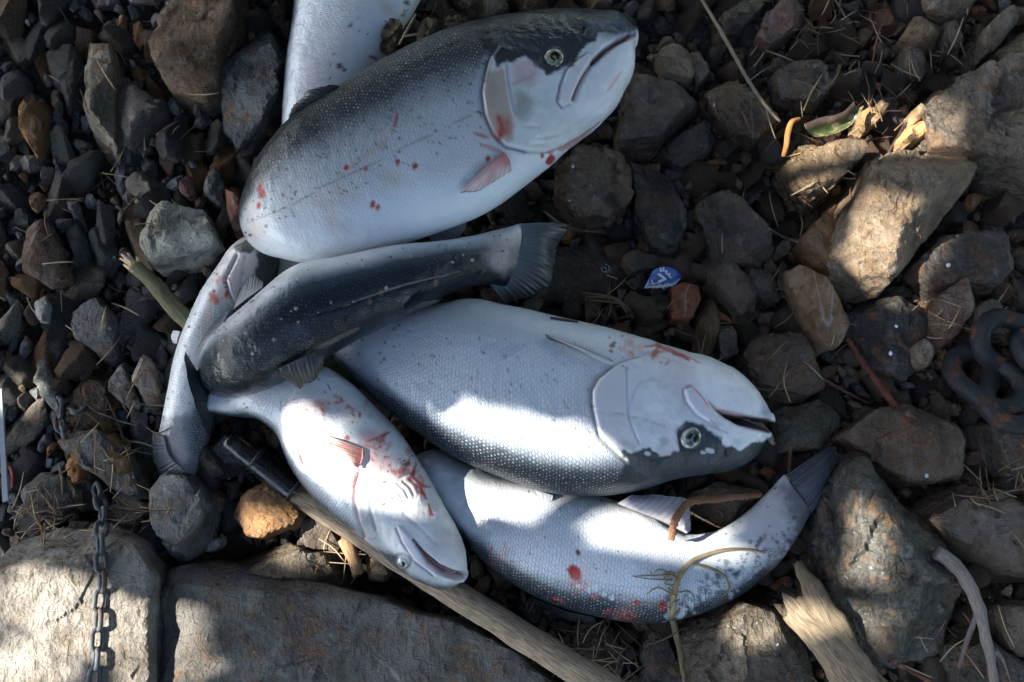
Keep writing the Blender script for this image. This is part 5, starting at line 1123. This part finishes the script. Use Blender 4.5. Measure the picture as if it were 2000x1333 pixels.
def tube(name, P, R, m, parent=None, color=None, n=None, **kw):
    P = smooth_path(P, n or max(8, len(P) * 8)) if len(P) > 2 else np.linspace(P[0], P[1], n or 14)
    V, F, L, sd_ = tube_np(P, R, **kw); me = mesh_np(name, V, tris(F))
    uv = me.uv_layers.new(name='along'); li = np.zeros(len(me.loops), np.int32); me.loops.foreach_get('vertex_index', li)
    ring = np.minimum(li // sd_, len(L) - 1); ang = (li % sd_) / sd_
    ang = np.minimum(ang, 1 - ang) * 2
    uv.data.foreach_set('uv', np.stack([L[ring] * 10, ang * .25], -1).astype(np.float32).ravel())
    o = link(name, me, m, parent)
    if color is not None: o.color = (*color, 1)
    return o
def on(pts, r):                # path resting on whatever is there; r = radius in px
    return [surf(x, y)[0] + np.array([0, 0, r * MPP * .8]) for x, y in pts]

def single(name, pts, r, color, label, cat, kind='tube', zs=None, group=None, m='wood', **kw):
    rp = r if np.isscalar(r) else max(r)
    P = on(pts, rp) if zs is None else [at(x, y, z) for (x, y), z in zip(pts, zs)]
    R = np.array([r] if np.isscalar(r) else r) * MPP
    o = tube(name, P, R if len(R) > 1 else float(R[0]), M[m], None, color, **kw); tag(o, label, cat, group); return o

# --- the pole with its black socket
def build_pole():
    A = at(590, 972, .030); B = at(1220, 1368, .088); u = (B - A) / np.linalg.norm(B - A)
    root = empty('net_pole', tuple(A)); tag(root, 'weathered wooden pole with a black metal socket, under the belly-up fish', 'pole')
    tube('shaft', [A - u * .03, A * .66 + B * .34 + [0, 0, .004], A * .33 + B * .67, B], [.0135, .015, .0165, .0175], M['wood'], root, (.36, .29, .20), n=50, sides=28, wob=.06, seed=3, squash=.85)
    S0 = at(446, 858, .040); S1 = at(578, 962, .031)
    tube('socket', [S0, S1], [.0125, .0148, .0150, .0150, .0152], M['black'], root, n=24, sides=32)
    for x, y, z in ((503, 897, .037), (576, 957, .031)):
        p = at(x, y, z); d = (S1 - S0) / np.linalg.norm(S1 - S0); tube('band', [p - d * .0028, p + d * .0028], [.0135, .0172, .0172, .0135], M['rubber'], root, n=9, sides=32)
    # folded bracket
    out = [(388,905),(396,886),(440,848),(468,872),(486,905),(462,930),(420,938),(398,925)]
    top = np.array([at(x, y, .030 + (.010 if i in (1, 2) else 0)) for i, (x, y) in enumerate(out)]); bot = top - [0, 0, .004]
    n = len(out); bm = bmesh.new(); tv = [bm.verts.new(p) for p in top]; bv = [bm.verts.new(p) for p in bot]
    bm.faces.new(tv[::-1]); bm.faces.new(bv)
    for i in range(n): bm.faces.new((tv[i], tv[(i + 1) % n], bv[(i + 1) % n], bv[i]))
    bmesh.ops.recalc_face_normals(bm, faces=bm.faces); bmesh.ops.bevel(bm, geom=bm.edges[:], offset=.0012, segments=2, affect='EDGES')
    me = bpy.data.meshes.new('bracket'); bm.to_mesh(me); bm.free(); br = link('bracket', me, M['black'], root)
    P, F = rock_shape(np.random.RandomState(1), lambda t: np.full(len(t), .006), .002, 3, nchamf=0, rough=.01, p=8)
    q = at(418, 917, .031); rv = link('rivet', mesh_np('rivet', P + q, F), M['chain']); rv.color = (.10, .07, .05, 1); rv.parent = br; rv.matrix_parent_inverse = Matrix.Translation(-Vector(root.location))
build_pole()

# --- chains
def link_mesh(L, W, r, name):
    t = np.linspace(0, 1, 49)[:-1]; hl = (L - W) / 2; P = []
    per = 4 * hl + math.pi * (W - 2 * r); R = W / 2 - r; s1 = 2 * hl; s2 = math.pi * R; tot = 2 * (s1 + s2)
    for q in t * tot:
        if q < s1: P.append((R, -hl + q, 0))
        elif q < s1 + s2: a = (q - s1) / R; P.append((R * math.cos(a), hl + R * math.sin(a), 0))
        elif q < 2 * s1 + s2: P.append((-R, hl - (q - s1 - s2), 0))
        else: a = math.pi + (q - 2 * s1 - s2) / R; P.append((R * math.cos(a), -hl + R * math.sin(a), 0))
    P = np.array(P); n = len(P); T = np.roll(P, -1, 0) - np.roll(P, 1, 0); T /= np.linalg.norm(T, axis=1)[:, None]
    N = np.cross(T, [0, 0, 1.0]); a = np.linspace(0, 2 * math.pi, 13)[:-1]
    V = (P[:, None] + (N[:, None] * np.cos(a)[None, :, None] + np.array([0, 0, 1.0])[None, None] * np.sin(a)[None, :, None]) * r).reshape(-1, 3)
    V = V * (1 + .015 * fbm(V * 150, 5, 2))[:, None]
    i = np.arange(n * 12).reshape(n, 12); j = np.roll(i, -1, 1); k = np.roll(i, -1, 0); l = np.roll(j, -1, 0)
    return mesh_np(name, V, np.stack([i.ravel(), j.ravel(), l.ravel(), k.ravel()], -1)[:, ::-1])
def build_chain(name, label, runs, L, W, r, colr, seed):
    rs = np.random.RandomState(seed); me = link_mesh(L, W, r, 'chain_link'); root = None
    for pts, dz in runs:
        zz = [surf(x, y)[0][2] for x, y in pts]
        if len(pts) > 6: top = float(np.median(zz[3:])); zz = [min(zz[0], .03), .6 * top] + [float(np.clip(q, top - .004, top + .004)) for q in zz[2:]]
        P = smooth_path([at(x, y, q + dz) for (x, y), q in zip(pts, zz)], 200); T = np.concatenate([[0], np.cumsum(np.linalg.norm(np.diff(P, axis=0), axis=1))])
        pitch = L - 2 * r * 1.15; n = int(T[-1] / pitch)
        if root is None: root = empty(name, tuple(P[0])); tag(root, label, 'chain')
        for k in range(n):
            q = (k + .5) * pitch; c = np.array([np.interp(q, T, P[:, m]) for m in range(3)]); e = np.array([np.interp(min(q + .01, T[-1]), T, P[:, m]) - np.interp(max(q - .01, 0), T, P[:, m]) for m in range(3)]); e /= np.linalg.norm(e)
            x = np.cross(e, [0, 0, 1]); x /= np.linalg.norm(x); z = np.cross(x, e); a = (.75 if k % 2 else -.75) + rs.normal(0, .12)
            X = x * math.cos(a) + z * math.sin(a); Z = np.cross(X, e)
            Mx = Matrix(((X[0], e[0], Z[0], c[0]), (X[1], e[1], Z[1], c[1]), (X[2], e[2], Z[2], c[2]), (0, 0, 0, 1)))
            o = link('link', me, M['chain'], root); o.matrix_world = Mx; o.matrix_parent_inverse = Matrix.Identity(4); o.matrix_basis = Matrix.Translation(-Vector(root.location)) @ Mx; o.color = (*colr, 1)
build_chain('chain', 'thin rusty steel chain lying down the pale beige slab', [([(186,948),(200,1000),(196,1060),(200,1130),(193,1200),(189,1270),(182,1345),(178,1400)], .005), ([(152,806),(138,772),(120,785),(118,820),(128,858)], .008)], .028, .0175, .0029, (.07, .08, .09), 3)
def big_chain():
    me = link_mesh(.112, .080, .0118, 'heavy_link'); root = None
    for px, py, z, az, tx, ty in ((1975, 672, .052, 1.35, .25, -.1), (1928, 742, .058, .75, -.3, .2), (1972, 775, .060, 2.6, .5, .1), (2045, 700, .05, 1.2, .3, .5)):
        c = at(px, py, z)
        if root is None: root = empty('heavy_chain', tuple(c)); tag(root, 'heavy dark mooring chain with thick links among the stones', 'chain')
        Mx = Matrix.Translation(c) @ Matrix.Rotation(az, 4, 'Z') @ Matrix.Rotation(tx, 4, 'X') @ Matrix.Rotation(ty, 4, 'Y')
        o = link('link', me, M['chain'], root); o.matrix_parent_inverse = Matrix.Identity(4); o.matrix_basis = Matrix.Translation(-Vector(root.location)) @ Mx; o.color = (.016, .018, .021, 1)
big_chain()

# --- sticks and twigs
def build_sticks():
    root = empty('broken_branch', tuple(at(268, 527, .03))); tag(root, 'olive green broken branch with a torn pale end beside the quartz rock', 'branch')
    P = [surf(x, y)[0] * [1, 1, 0] + [0, 0, .045] for x, y in ((282, 535), (320, 568), (352, 604), (385, 655))]
    tube('stem', P, [.0085, .0105, .011, .0115], M['wood'], root, (.17, .17, .085), sides=18, wob=.12, seed=5)
    bm = bmesh.new(); rs = np.random.RandomState(3); d = P[0] - P[1]; d /= np.linalg.norm(d); Vs = []; Fs = []; nv = 0
    for k in range(14):
        o = P[0] + rs.normal(0, .0032, 3); e = o + d * rs.uniform(.006, .017) + rs.normal(0, .004, 3)
        V, F, L, s_ = tube_np(np.linspace(o - d * .004, e, 5), [.0034, .003, .0012], sides=6, wob=.3, seed=k); Vs.append(V); Fs.append(tris(F) + nv); nv += len(V)
    o = link('torn_end', mesh_np('torn_end', np.concatenate(Vs), np.concatenate(Fs)), M['straw'], root); set_col(o.data, 'tone', np.tile((.50, .36, .22), (nv, 1)))
    # driftwood: two splintered pieces of one plank
    root = empty('driftwood', tuple(at(1620, 1220, .03))); tag(root, 'pale splintered driftwood plank leaning against the greenish boulder', 'driftwood')
    tube('plank', [at(1552, 1180, .075), at(1600, 1235, .085), at(1655, 1300, .085), at(1705, 1370, .085)], [.020, .024, .025, .026], M['wood'], root, (.29, .225, .145), sides=22, wob=.2, seed=8, squash=.5, ragged=.9, n=40)
    tube('splinter', [at(1560, 1102, .068), at(1592, 1160, .085), at(1632, 1225, .085), at(1662, 1280, .075)], [.006, .014, .016, .012], M['wood'], root, (.23, .185, .12), sides=16, wob=.18, seed=9, squash=.6, ragged=.8, n=34)
    root = empty('bare_twig', tuple(at(1850, 1100, .05))); tag(root, 'bent bare grey twig with a forked side shoot', 'twig')
    tube('stem', [at(1828, 1078, .095), at(1866, 1106, .092), at(1903, 1165, .085), at(1924, 1240, .075), at(1938, 1300, .068), at(1946, 1370, .066)], [.0085, .0078, .0072, .006, .0048, .0042], M['wood'], root, (.30, .265, .235), sides=14, wob=.16, seed=10, n=60)
    tube('shoot', [at(1908, 1200, .078), at(1890, 1248, .07), at(1872, 1305, .06)], [.0034, .003, .0018], M['wood'], root, (.26, .23, .21), sides=8, wob=.2, seed=11)
    single('straw', [(1364,-12),(1425,92),(1468,168),(1508,222),(1524,238)], [2.6,3.6,3.8,3.4,2.6], (.50,.41,.27), 'long pale straw lying over the wet brown rock', 'straw', zs=[.05,.062,.066,.07,.066], sides=8, knots=.3, seed=2)
    single('conifer_twig', [(1652,662),(1690,718),(1730,774),(1772,834)], [5,6.5,6,5], (.26,.10,.05), 'scaly red-brown conifer twig across the black slab', 'twig', sides=12, knots=.5, wob=.4, seed=12, n=70)
    single('conifer_twig', [(1310,1056),(1321,1012),(1342,985),(1400,974),(1486,967)], [5,6.5,6.5,5.5,4.5], (.30,.14,.07), 'scaly brown conifer twig lying over the curved fish\'s fin', 'twig', zs=[.098,.100,.098,.086,.07], sides=12, knots=.5, wob=.4, seed=13, n=80)
    single('twig', [(1574,722),(1640,760),(1697,789)], [2.5,3.2,2.5], (.24,.12,.08), 'thin straight reddish twig beside the conifer twig', 'twig', sides=8, wob=.2, seed=14)
    single('twig', [(1742,1290),(1790,1318),(1850,1350)], [5,5,4], (.40,.17,.10), 'short orange-red twig below the greenish boulder', 'twig', sides=8, wob=.2, seed=15)
    single('twig', [(1876,782),(1905,797),(1938,812)], [5,5,4], (.27,.14,.08), 'stubby brown twig under the heavy chain', 'twig', sides=8, wob=.2, seed=16)
    single('twig', [(1770,240),(1740,290),(1715,320)], [2.5,3,4], (.10,.06,.055), 'dark thorny twig between yellow pebbles', 'twig', sides=8, wob=.3, seed=17)
    single('stalk', [(1562,232),(1546,240),(1539,262),(1536,285),(1530,306)], [3.5,5.5,6,5.5,4], (.52,.24,.06), 'short bent orange stalk beside the torn leaf', 'stalk', zs=[.062,.068,.066,.062,.055], sides=12, wob=.1, seed=18)
    single('twig', [(118,912),(124,950),(122,1002)], [3,3,3.5], (.32,.24,.17), 'thin upright brown stick before the dark block', 'twig', sides=8, wob=.1, seed=19)
    single('straw', [(246,878),(232,830),(206,775)], [2,2.5,2], (.42,.34,.22), 'thin straw lying over the dark grey-green slab', 'straw', sides=6, seed=20)
    single('straw', [(262,935),(246,880),(236,840)], [2,2,2], (.40,.33,.22), 'second thin straw crossing the dark grey-green slab lower down', 'straw', sides=6, seed=20)
    single('wood_splinter', [(1462,822),(1485,832),(1500,850),(1512,868)], [5,6.5,6.5,4], (.40,.31,.20), 'splinter of wood in the open fish mouth', 'splinter', zs=[.075,.078,.074,.066], sides=10, wob=.3, seed=21, squash=.6, ragged=.6)
    single('twig', [(1228,958),(1238,1000)], 3, (.25,.2,.15), 'hidden thin twig stub', 'twig') if False else None
    single('twig', [(1544,872),(1541,905),(1540,935)], [3.5,4,3.5], (.28,.17,.09), 'short brown stick standing beside the curled fish tail', 'twig', sides=8, wob=.1, seed=23)
    single('twig', [(672,1050),(690,1090),(700,1120)], [12,13,11], (.40,.26,.13), 'thick stub of orange wood under the pole', 'twig', zs=[.03,.035,.03], sides=12, wob=.2, seed=24, ragged=.5)
    single('twig', [(1075,622),(1100,626),(1128,630)], [2.5,3,2], (.13,.10,.08), 'thin dark twig on the plump fish\'s belly edge', 'twig', sides=6, seed=25)
    single('straw', [(1502,448),(1525,462),(1558,474)], [2.5,3,2.5], (.36,.31,.24), 'short pale stalk beside the ochre-brown rock', 'straw', sides=6, seed=26)
    single('straw', [(1060,412),(1100,440),(1140,452),(1182,455)], [2,2.2,2,1.5], (.36,.28,.18), 'thin bent straw above the spread tail fin', 'straw', sides=6, seed=27)
    # dry grass root lying over the curved fish
    root = empty('grass_root', tuple(surf(1318, 1150)[0])); tag(root, 'pale dry grass stalk with hairy roots lying over the curved fish', 'root')
    tube('stalk', on([(1490,1078),(1440,1073),(1385,1082),(1345,1102),(1322,1136),(1314,1180),(1318,1230),(1332,1290),(1340,1345)], 4), [.0012, .0022, .0028, .0032, .0034, .0036, .004, .0046, .003], M['wood'], root, (.50, .42, .26), sides=10, wob=.15, seed=30, n=70)
    rs = np.random.RandomState(6)
    for k in range(16):
        x0, y0 = rs.uniform(1306, 1330), rs.uniform(1120, 1190); x1, y1 = x0 + rs.normal(-18, 28), y0 + rs.normal(0, 18)
        xm, ym = (x0 + x1) / 2 + rs.normal(0, 10), (y0 + y1) / 2 + rs.normal(-5, 10)
        tube('root_hair', [q + [0, 0, rs.uniform(0, .006)] for q in on([(x0, y0), (xm, ym), (x1, y1)], 1.5)], [.0011, .0008, .0004], M['wood'], root, (.46, .38, .16), sides=5, n=14)
    tube('root_hair', on([(1350,1100),(1390,1112),(1418,1130),(1424,1150),(1410,1165)], 2), [.0014, .0018, .0016, .0008], M['wood'], root, (.48, .42, .22), sides=6, n=24)
build_sticks()

# --- litter: torn leaf, wrapper, tufts, moss and the like
def sheet(name, base, tip, label, cat, colf, m, nu=40, nv=16, curl=.006, thick=.0006, seed=0, ragged=.05):
    B = smooth_path(base, nu); T = smooth_path(tip, nu); u = np.linspace(0, 1, nu); v = np.linspace(0, 1, nv); rs = np.random.RandomState(seed)
    j = 1 + ragged * rs.uniform(-1, 1, nu)
    P = B[:, None] * (1 - v[None, :, None]) + T[:, None] * (v[None, :, None] * j[:, None, None]) + B[:, None] * (v[None, :, None] * (1 - j)[:, None, None])
    P[..., 2] += curl * (np.abs(v - .5)[None] * 2) ** 2 + .35 * curl * fbm(np.stack([np.repeat(u, nv) * 6, np.tile(v, nu) * 3, np.full(nu * nv, seed)], -1), seed, 3).reshape(nu, nv)
    top = P.reshape(-1, 3); bot = top - [0, 0, thick * 2]; i = np.arange(nu * nv).reshape(nu, nv)
    F = np.stack([i[:-1, :-1].ravel(), i[1:, :-1].ravel(), i[1:, 1:].ravel(), i[:-1, 1:].ravel()], -1); off = nu * nv
    rim = np.concatenate([i[0, :], i[1:, -1], i[-1, -2::-1], i[-2:0:-1, 0]]); Q = np.stack([rim, np.roll(rim, -1), np.roll(rim, -1) + off, rim + off], -1)
    Fa = np.concatenate([F, F[:, ::-1] + off, Q[:, ::-1]]); e = np.cross(P[1, 0] - P[0, 0], P[0, 1] - P[0, 0])
    if e[2] < 0: Fa = Fa[:, ::-1]
    me = mesh_np(name, np.concatenate([top, bot]), Fa); C = colf(np.tile(np.repeat(u, nv), 2), np.tile(np.tile(v, nu), 2), me); set_col(me, 'tone', C)
    o = link(name, me, m); tag(o, label, cat); return o, P
def build_litter():
    def leafcol(u, v, me):
        n = fbm(np.stack([u * 9, v * 5, u * 0], -1), 4, 3); g = np.array([.055, .085, .02]); d = np.array([.04, .05, .02]); p = np.array([.55, .33, .26])
        C = g * (.6 + .4 * n)[:, None] * .8 + d * .4; w_ = np.clip(sstep(.32, .02, v) + sstep(.2, .5, n) * .3 + sstep(.95, 1, v) * .5, 0, 1)[:, None]; return np.clip(C * (1 - w_) + p * w_, 0, 1)
    z = .062
    sheet('leaf', [at(1566, 250, z), at(1600, 236, z + .004), at(1640, 226, z + .004), at(1664, 204, z)], [at(1598, 274, z - .012), at(1625, 268, z - .016), at(1658, 250, z - .014), at(1682, 214, z - .006)], 'torn green leaf with a curled pink edge among yellow pebbles', 'leaf', leafcol, M['leaf'], seed=3, curl=.010, ragged=.03)
    def dry(u, v, me):
        n = fbm(np.stack([u * 8, v * 8, u * 0], -1), 14, 3); return np.clip(np.array([.17, .11, .05])[None] * (1 + .6 * n)[:, None], 0, 1)
    for q, (a, b, lab) in enumerate((([(218,858),(240,850),(262,862)], [(222,892),(246,900),(264,890)], 'crumpled olive-brown dead leaf below the pale pinkish wedge stone'), ([(228,905),(250,898),(268,908)], [(236,926),(254,930),(270,922)], 'folded tan dead leaf near the left fish tail'), ([(205,830),(222,822),(240,832)], [(212,846),(226,850),(242,844)], 'small dark dead leaf beside the dark grey-green slab'))):
        sheet('dead_leaf', [surf(x, y, .012)[0] for x, y in a], [surf(x, y, .012)[0] for x, y in b], lab, 'leaf', dry, M['leaf'], nu=20, nv=12, curl=.008, seed=20 + q)
    # wrapper
    def film(u, v, me):
        n = fbm(np.stack([u * 7, v * 5, u * 0], -1), 24, 3); C = np.array([.022, .075, .30])[None] * (1 + .8 * n)[:, None]
        C = np.clip(C, .005, 1); w_ = (np.clip(sstep(.80, .88, v) + sstep(.14, .06, u), 0, 1))[:, None]; C = C * (1 - w_) + np.array([.52, .57, .62]) * w_; return C
    zz = surf(1295, 548)[0][2] + .008
    o, P = sheet('wrapper', [at(1264, 552, zz), at(1277, 528, zz + .005), at(1294, 522, zz + .007), at(1316, 526, zz + .005), at(1330, 538, zz)], [at(1257, 564, zz - .001), at(1280, 564, zz + .001), at(1300, 563, zz + .002), at(1316, 558, zz + .001), at(1330, 544, zz)], 'crumpled blue sweet wrapper with white print', 'wrapper', film, M['film'], seed=5, curl=.003, nu=60, nv=24)
    TB = P
    def onwrap(u, v):                         # point on the film
        a = u * (TB.shape[0] - 1); b = v * (TB.shape[1] - 1); return TB[int(round(a)), int(round(b))] + np.array([0, 0, .0009])
    def mark(name, polys):
        V = []; F = []
        for pl in polys:
            o_ = len(V); c = [onwrap(*q) for q in pl]; V += [x + [0, 0, .0002] for x in c] + [x - [0, 0, .0006] for x in c]; n = len(pl)
            for k in range(1, n - 1): F.append((o_, o_ + k, o_ + k + 1))
            for k in range(n): F.append((o_ + k, o_ + (k + 1) % n, o_ + n + (k + 1) % n)); F.append((o_ + k, o_ + n + (k + 1) % n, o_ + n + k))
        m_ = link(name, mesh_np(name, V, F, False), M['white']); m_.parent = o; m_.matrix_parent_inverse = Matrix.Identity(4)
    mark('printed_arrow', [[(.36, .30), (.42, .26), (.58, .62), (.52, .66)], [(.36, .78), (.38, .62), (.52, .56), (.58, .64)]])
    def bar(u0, v0, u1, v1, w_=.018):
        d = np.array([u1 - u0, v1 - v0]); n = np.array([-d[1], d[0]]); n = n / np.linalg.norm(n) * w_; return [(u0 + n[0], v0 + n[1] * 2), (u1 + n[0], v1 + n[1] * 2), (u1 - n[0], v1 - n[1] * 2), (u0 - n[0], v0 - n[1] * 2)]
    mark('printed_letters', [bar(.46, .06, .46, .2), bar(.46, .2, .53, .2), bar(.53, .06, .53, .2), bar(.56, .22, .60, .34), bar(.56, .22, .61, .22), bar(.56, .32, .61, .34), bar(.62, .34, .67, .34), bar(.62, .34, .63, .46), bar(.63, .46, .68, .46), bar(.68, .46, .67, .54)])
    mark('printed_stripe', [bar(.14, .72, .40, .72, .02), bar(.20, .45, .24, .75, .02)])
    # white stub, red wire, grey strip at the left
    single('filter_stub', [(99,896),(97,914)], 6, (.75,.75,.73), 'small white cylinder stub among stones above the dark block', 'litter', m='white', sides=12)
    o = single('wire', [(8,906),(22,916),(27,932),(26,952)], [3,3.4,3.4,3], (.5,.1,.05), 'short curved orange-red wire beside the grey strip', 'wire', sides=8)
    z0 = surf(12, 870)[0][2] + .02
    bm = bmesh.new(); pts = [at(-6, 760, z0), at(4, 760, z0), at(17, 978, z0), at(4, 982, z0)]
    tv = [bm.verts.new(p) for p in pts]; bv = [bm.verts.new(p - [0, 0, .003]) for p in pts]; bm.faces.new(tv); bm.faces.new(bv[::-1])
    for i in range(4): bm.faces.new((tv[i], bv[i], bv[(i + 1) % 4], tv[(i + 1) % 4]))
    bmesh.ops.recalc_face_normals(bm, faces=bm.faces); bmesh.ops.bevel(bm, geom=bm.edges[:], offset=.0008, segments=2, affect='EDGES')
    me = bpy.data.meshes.new('strip'); bm.to_mesh(me); bm.free(); tag(link('plastic_strip', me, M['plastic']), 'narrow straight blue-grey strip poking in beside a red wire', 'strip')
    # tufts
    def tuft(name, cx, cy, spec, label, cat):
        p, _ = surf(cx, cy); root = empty(name, tuple(p)); tag(root, label, cat)
        for a, L, c in spec:
            e = p + np.array([math.cos(a) * L, math.sin(a) * L, .008 + .25 * L]); tube('needle', [p + [0, 0, .004], (p + e) / 2 + [0, 0, .006], e], [.0010, .0010, .0004], M['wood'], root, c, sides=5, n=9)
    rs = np.random.RandomState(9)
    tuft('needle_tuft', 1432, 632, [(rs.uniform(-.3, 2.1), rs.uniform(.016, .032), (.10, .17, .035)) for _ in range(16)] + [(rs.uniform(2.4, 3.4), rs.uniform(.02, .034), (.42, .17, .06)) for _ in range(6)], 'tuft of green and orange pine needles on the slate', 'needles')
    tuft('grass_tuft', 338, 228, [(rs.uniform(-.6, 3.6), rs.uniform(.01, .024), (.10, .12, .04)) for _ in range(18)], 'small green grass tuft at the foot of the brown boulder', 'grass')
    # shaggy bud with straws
    p, _ = surf(1272, 604); root = empty('root_clump', tuple(p)); tag(root, 'dark shaggy root clump with straws beside the brick-red block', 'root')
    P, F = rock_shape(np.random.RandomState(8), lambda t: .022 + .004 * np.sin(3 * t), .018, 4, nchamf=3, rough=.22, layer=.5, p=10); link('clump', mesh_np('clump', P * [1.15, .9, 1] + p + [0, 0, .006], F), M['moss'], root)
    for a, b in (((1138,574),(1232,606)),((1140,588),(1230,598)),((1180,604),(1236,622)),((1142,582),(1225,612)),((1192,628),(1215,596))):
        tube('straw', [surf(*a)[0] + [0, 0, .006], (surf(*a)[0] + p) / 2 + [0, 0, .010], np.append(at(b[0], b[1], p[2] + .012)[:2], p[2] + .012)], [.0012, .0017, .0014], M['wood'], root, (.36, .27, .16), sides=6, n=12)
    # mossy clod behind the largest fish
    p, _ = surf(835, 45); root = empty('moss_clod', tuple(p)); tag(root, 'dark brown mossy clod with straw behind the largest fish\'s back', 'moss')
    rs = np.random.RandomState(15); V0 = []; F0 = []; nv = 0
    for k in range(14):
        t = k / 13; x = 762 + t * 150 + rs.normal(0, 8); y = 84 - t * 52 + rs.normal(0, 10); q, _ = surf(x, y); q = at(x, y, min(q[2], .06) + .01)
        P, F = rock_shape(rs, lambda th: np.full(len(th), rs.uniform(.010, .017)), rs.uniform(.008, .013), 3, nchamf=0, rough=.3, p=6); V0.append(P + q); F0.append(F + nv); nv += len(P)
        for _ in range(46):
            d = rs.normal(0, 1, 3); d[2] = abs(d[2]); d /= np.linalg.norm(d); o_ = q + d * .011; e_ = o_ + d * rs.uniform(.003, .008) + rs.normal(0, .002, 3); sd_ = np.cross(d, rs.normal(0, 1, 3)); sd_ = sd_ / np.linalg.norm(sd_) * .0009
            V0.append(np.array([o_ - sd_, o_ + sd_, e_])); F0.append(np.array([[0, 1, 2]]) + nv); nv += 3
    tag(link('clod', mesh_np('clod', np.concatenate(V0), np.concatenate(F0), False), M['moss'], root), kind='stuff')
    for a, b in (((812,28),(780,86)),((822,66),(788,72))): tube('straw', [at(*a, .088), at(*b, .09)], [.0012, .0018, .0014], M['wood'], root, (.52, .42, .27), sides=6, n=10)
    # loose scales
    rs = np.random.RandomState(77)
    t = np.linspace(0, 2 * math.pi, 13)[:-1]; disc = np.array([(math.cos(a) * .0032, math.sin(a) * .0027, .0004 * math.cos(2 * a)) for a in t] + [(0, 0, .0007)]); fd = np.array([(k, (k + 1) % 12, 12) for k in range(12)]); me = mesh_np('fish_scale', np.concatenate([disc, disc - [0, 0, .0004]]), np.concatenate([fd, fd[:, ::-1] + 13]))
    spots = [(948,1212),(942,1210),(1108,1312),(1072,1312),(915,1186),(1520,1254),(1518,1260),(1398,1232),(1752,636),(1745,654),(1738,692),(1712,680),(1746,752),(1118,334),(1120,328),(1107,392),(1108,376),(1104,352),(1428,436),(1424,430),(1455,418),(1112,392),(1300,404),(1506,752),(1510,740),(1520,748),(1498,546),(1780,876),(1810,930),(1168,570),(1190,556),(1060,575),(1018,608),(1228,248),(1226,180),(1395,206),(1440,230),(1855,704),(1500,868),(648,1144),(690,1138),(1660,1040),(1700,1110),(1690,1262),(1960,1030),(1945,1070),(1890,1010),(1265,330),(1270,315),(1850,520),(1640,700),(1775,760),(340,330),(120,480),(404,300)]
    for x, y in spots[:12:2] + spots[14::7]:
        p, n = surf(x + rs.normal(0, 1), y + rs.normal(0, 1)); o = link('fish_scale', me, M['fleck']); q = Vector(n + rs.normal(0, .25, 3)).to_track_quat('Z', 'Y')
        o.matrix_world = Matrix.Translation(Vector(p + n * .0012)) @ q.to_matrix().to_4x4() @ Matrix.Scale(rs.uniform(.5, 1.0), 4); tag(o, 'tiny loose silvery fish scale stuck to stone or wood', 'fish scale', 'loose fish scales')
    # needles and straws that lie everywhere: nobody could count them
    rs = np.random.RandomState(31); Vs = []; Fs = []; Cs = []; nv = 0
    zones = [(1700,160,220,130,80),(1620,60,110,80,24),(1960,950,90,70,40),(1160,1270,120,70,60),(1880,620,120,60,20),(1560,380,200,160,18),(250,850,110,110,40),(80,1010,90,60,50),(240,1010,70,50,30),(230,400,200,330,50),(1500,700,200,120,16),(1240,600,90,60,14),(1800,1240,160,80,24),(1520,1330,80,30,10),(690,1090,80,30,14),(1000,20,200,20,8)]
    for cx, cy, rx, ry, n in zones:
        for _ in range(n):
            x = cx + rs.normal(0, rx * .5); y = cy + rs.normal(0, ry * .5)
            P0 = np.array([[x, y]])
            if any(inside(P0, pl)[0] for pl in FISHPOLY): continue
            a = rs.uniform(0, math.pi); L = rs.uniform(12, 42); p, _ = surf(x, y); z = min(p[2], .06) + rs.uniform(.002, .009); d = np.array([math.cos(a), math.sin(a), rs.normal(0, .16)]) * L * MPP; c0 = np.array([p[0], p[1], z]); b = np.array([-d[1], d[0], 0]) * rs.normal(0, .12)
            V, F, _, _ = tube_np(smooth_path([c0 - d, c0 + b, c0 + d], 6), [.0006, rs.uniform(.0007, .0012), .0004], sides=4, seed=1); Vs.append(V); F = tris(F); Fs.append(F + nv); nv += len(V)
            c = [(.36,.27,.16),(.22,.13,.07),(.13,.08,.05),(.40,.33,.22)][rs.choice(4, p=[.3, .35, .2, .15])]; Cs.append(np.tile(np.array(c) * rs.uniform(.7, 1.1), (len(V), 1)))
    me = mesh_np('litter', np.concatenate(Vs), np.concatenate(Fs)); set_col(me, 'tone', np.concatenate(Cs)); tag(link('needle_litter', me, M['straw']), 'dry needles and bits of straw strewn over the stones', 'needles', kind='stuff')
build_litter()
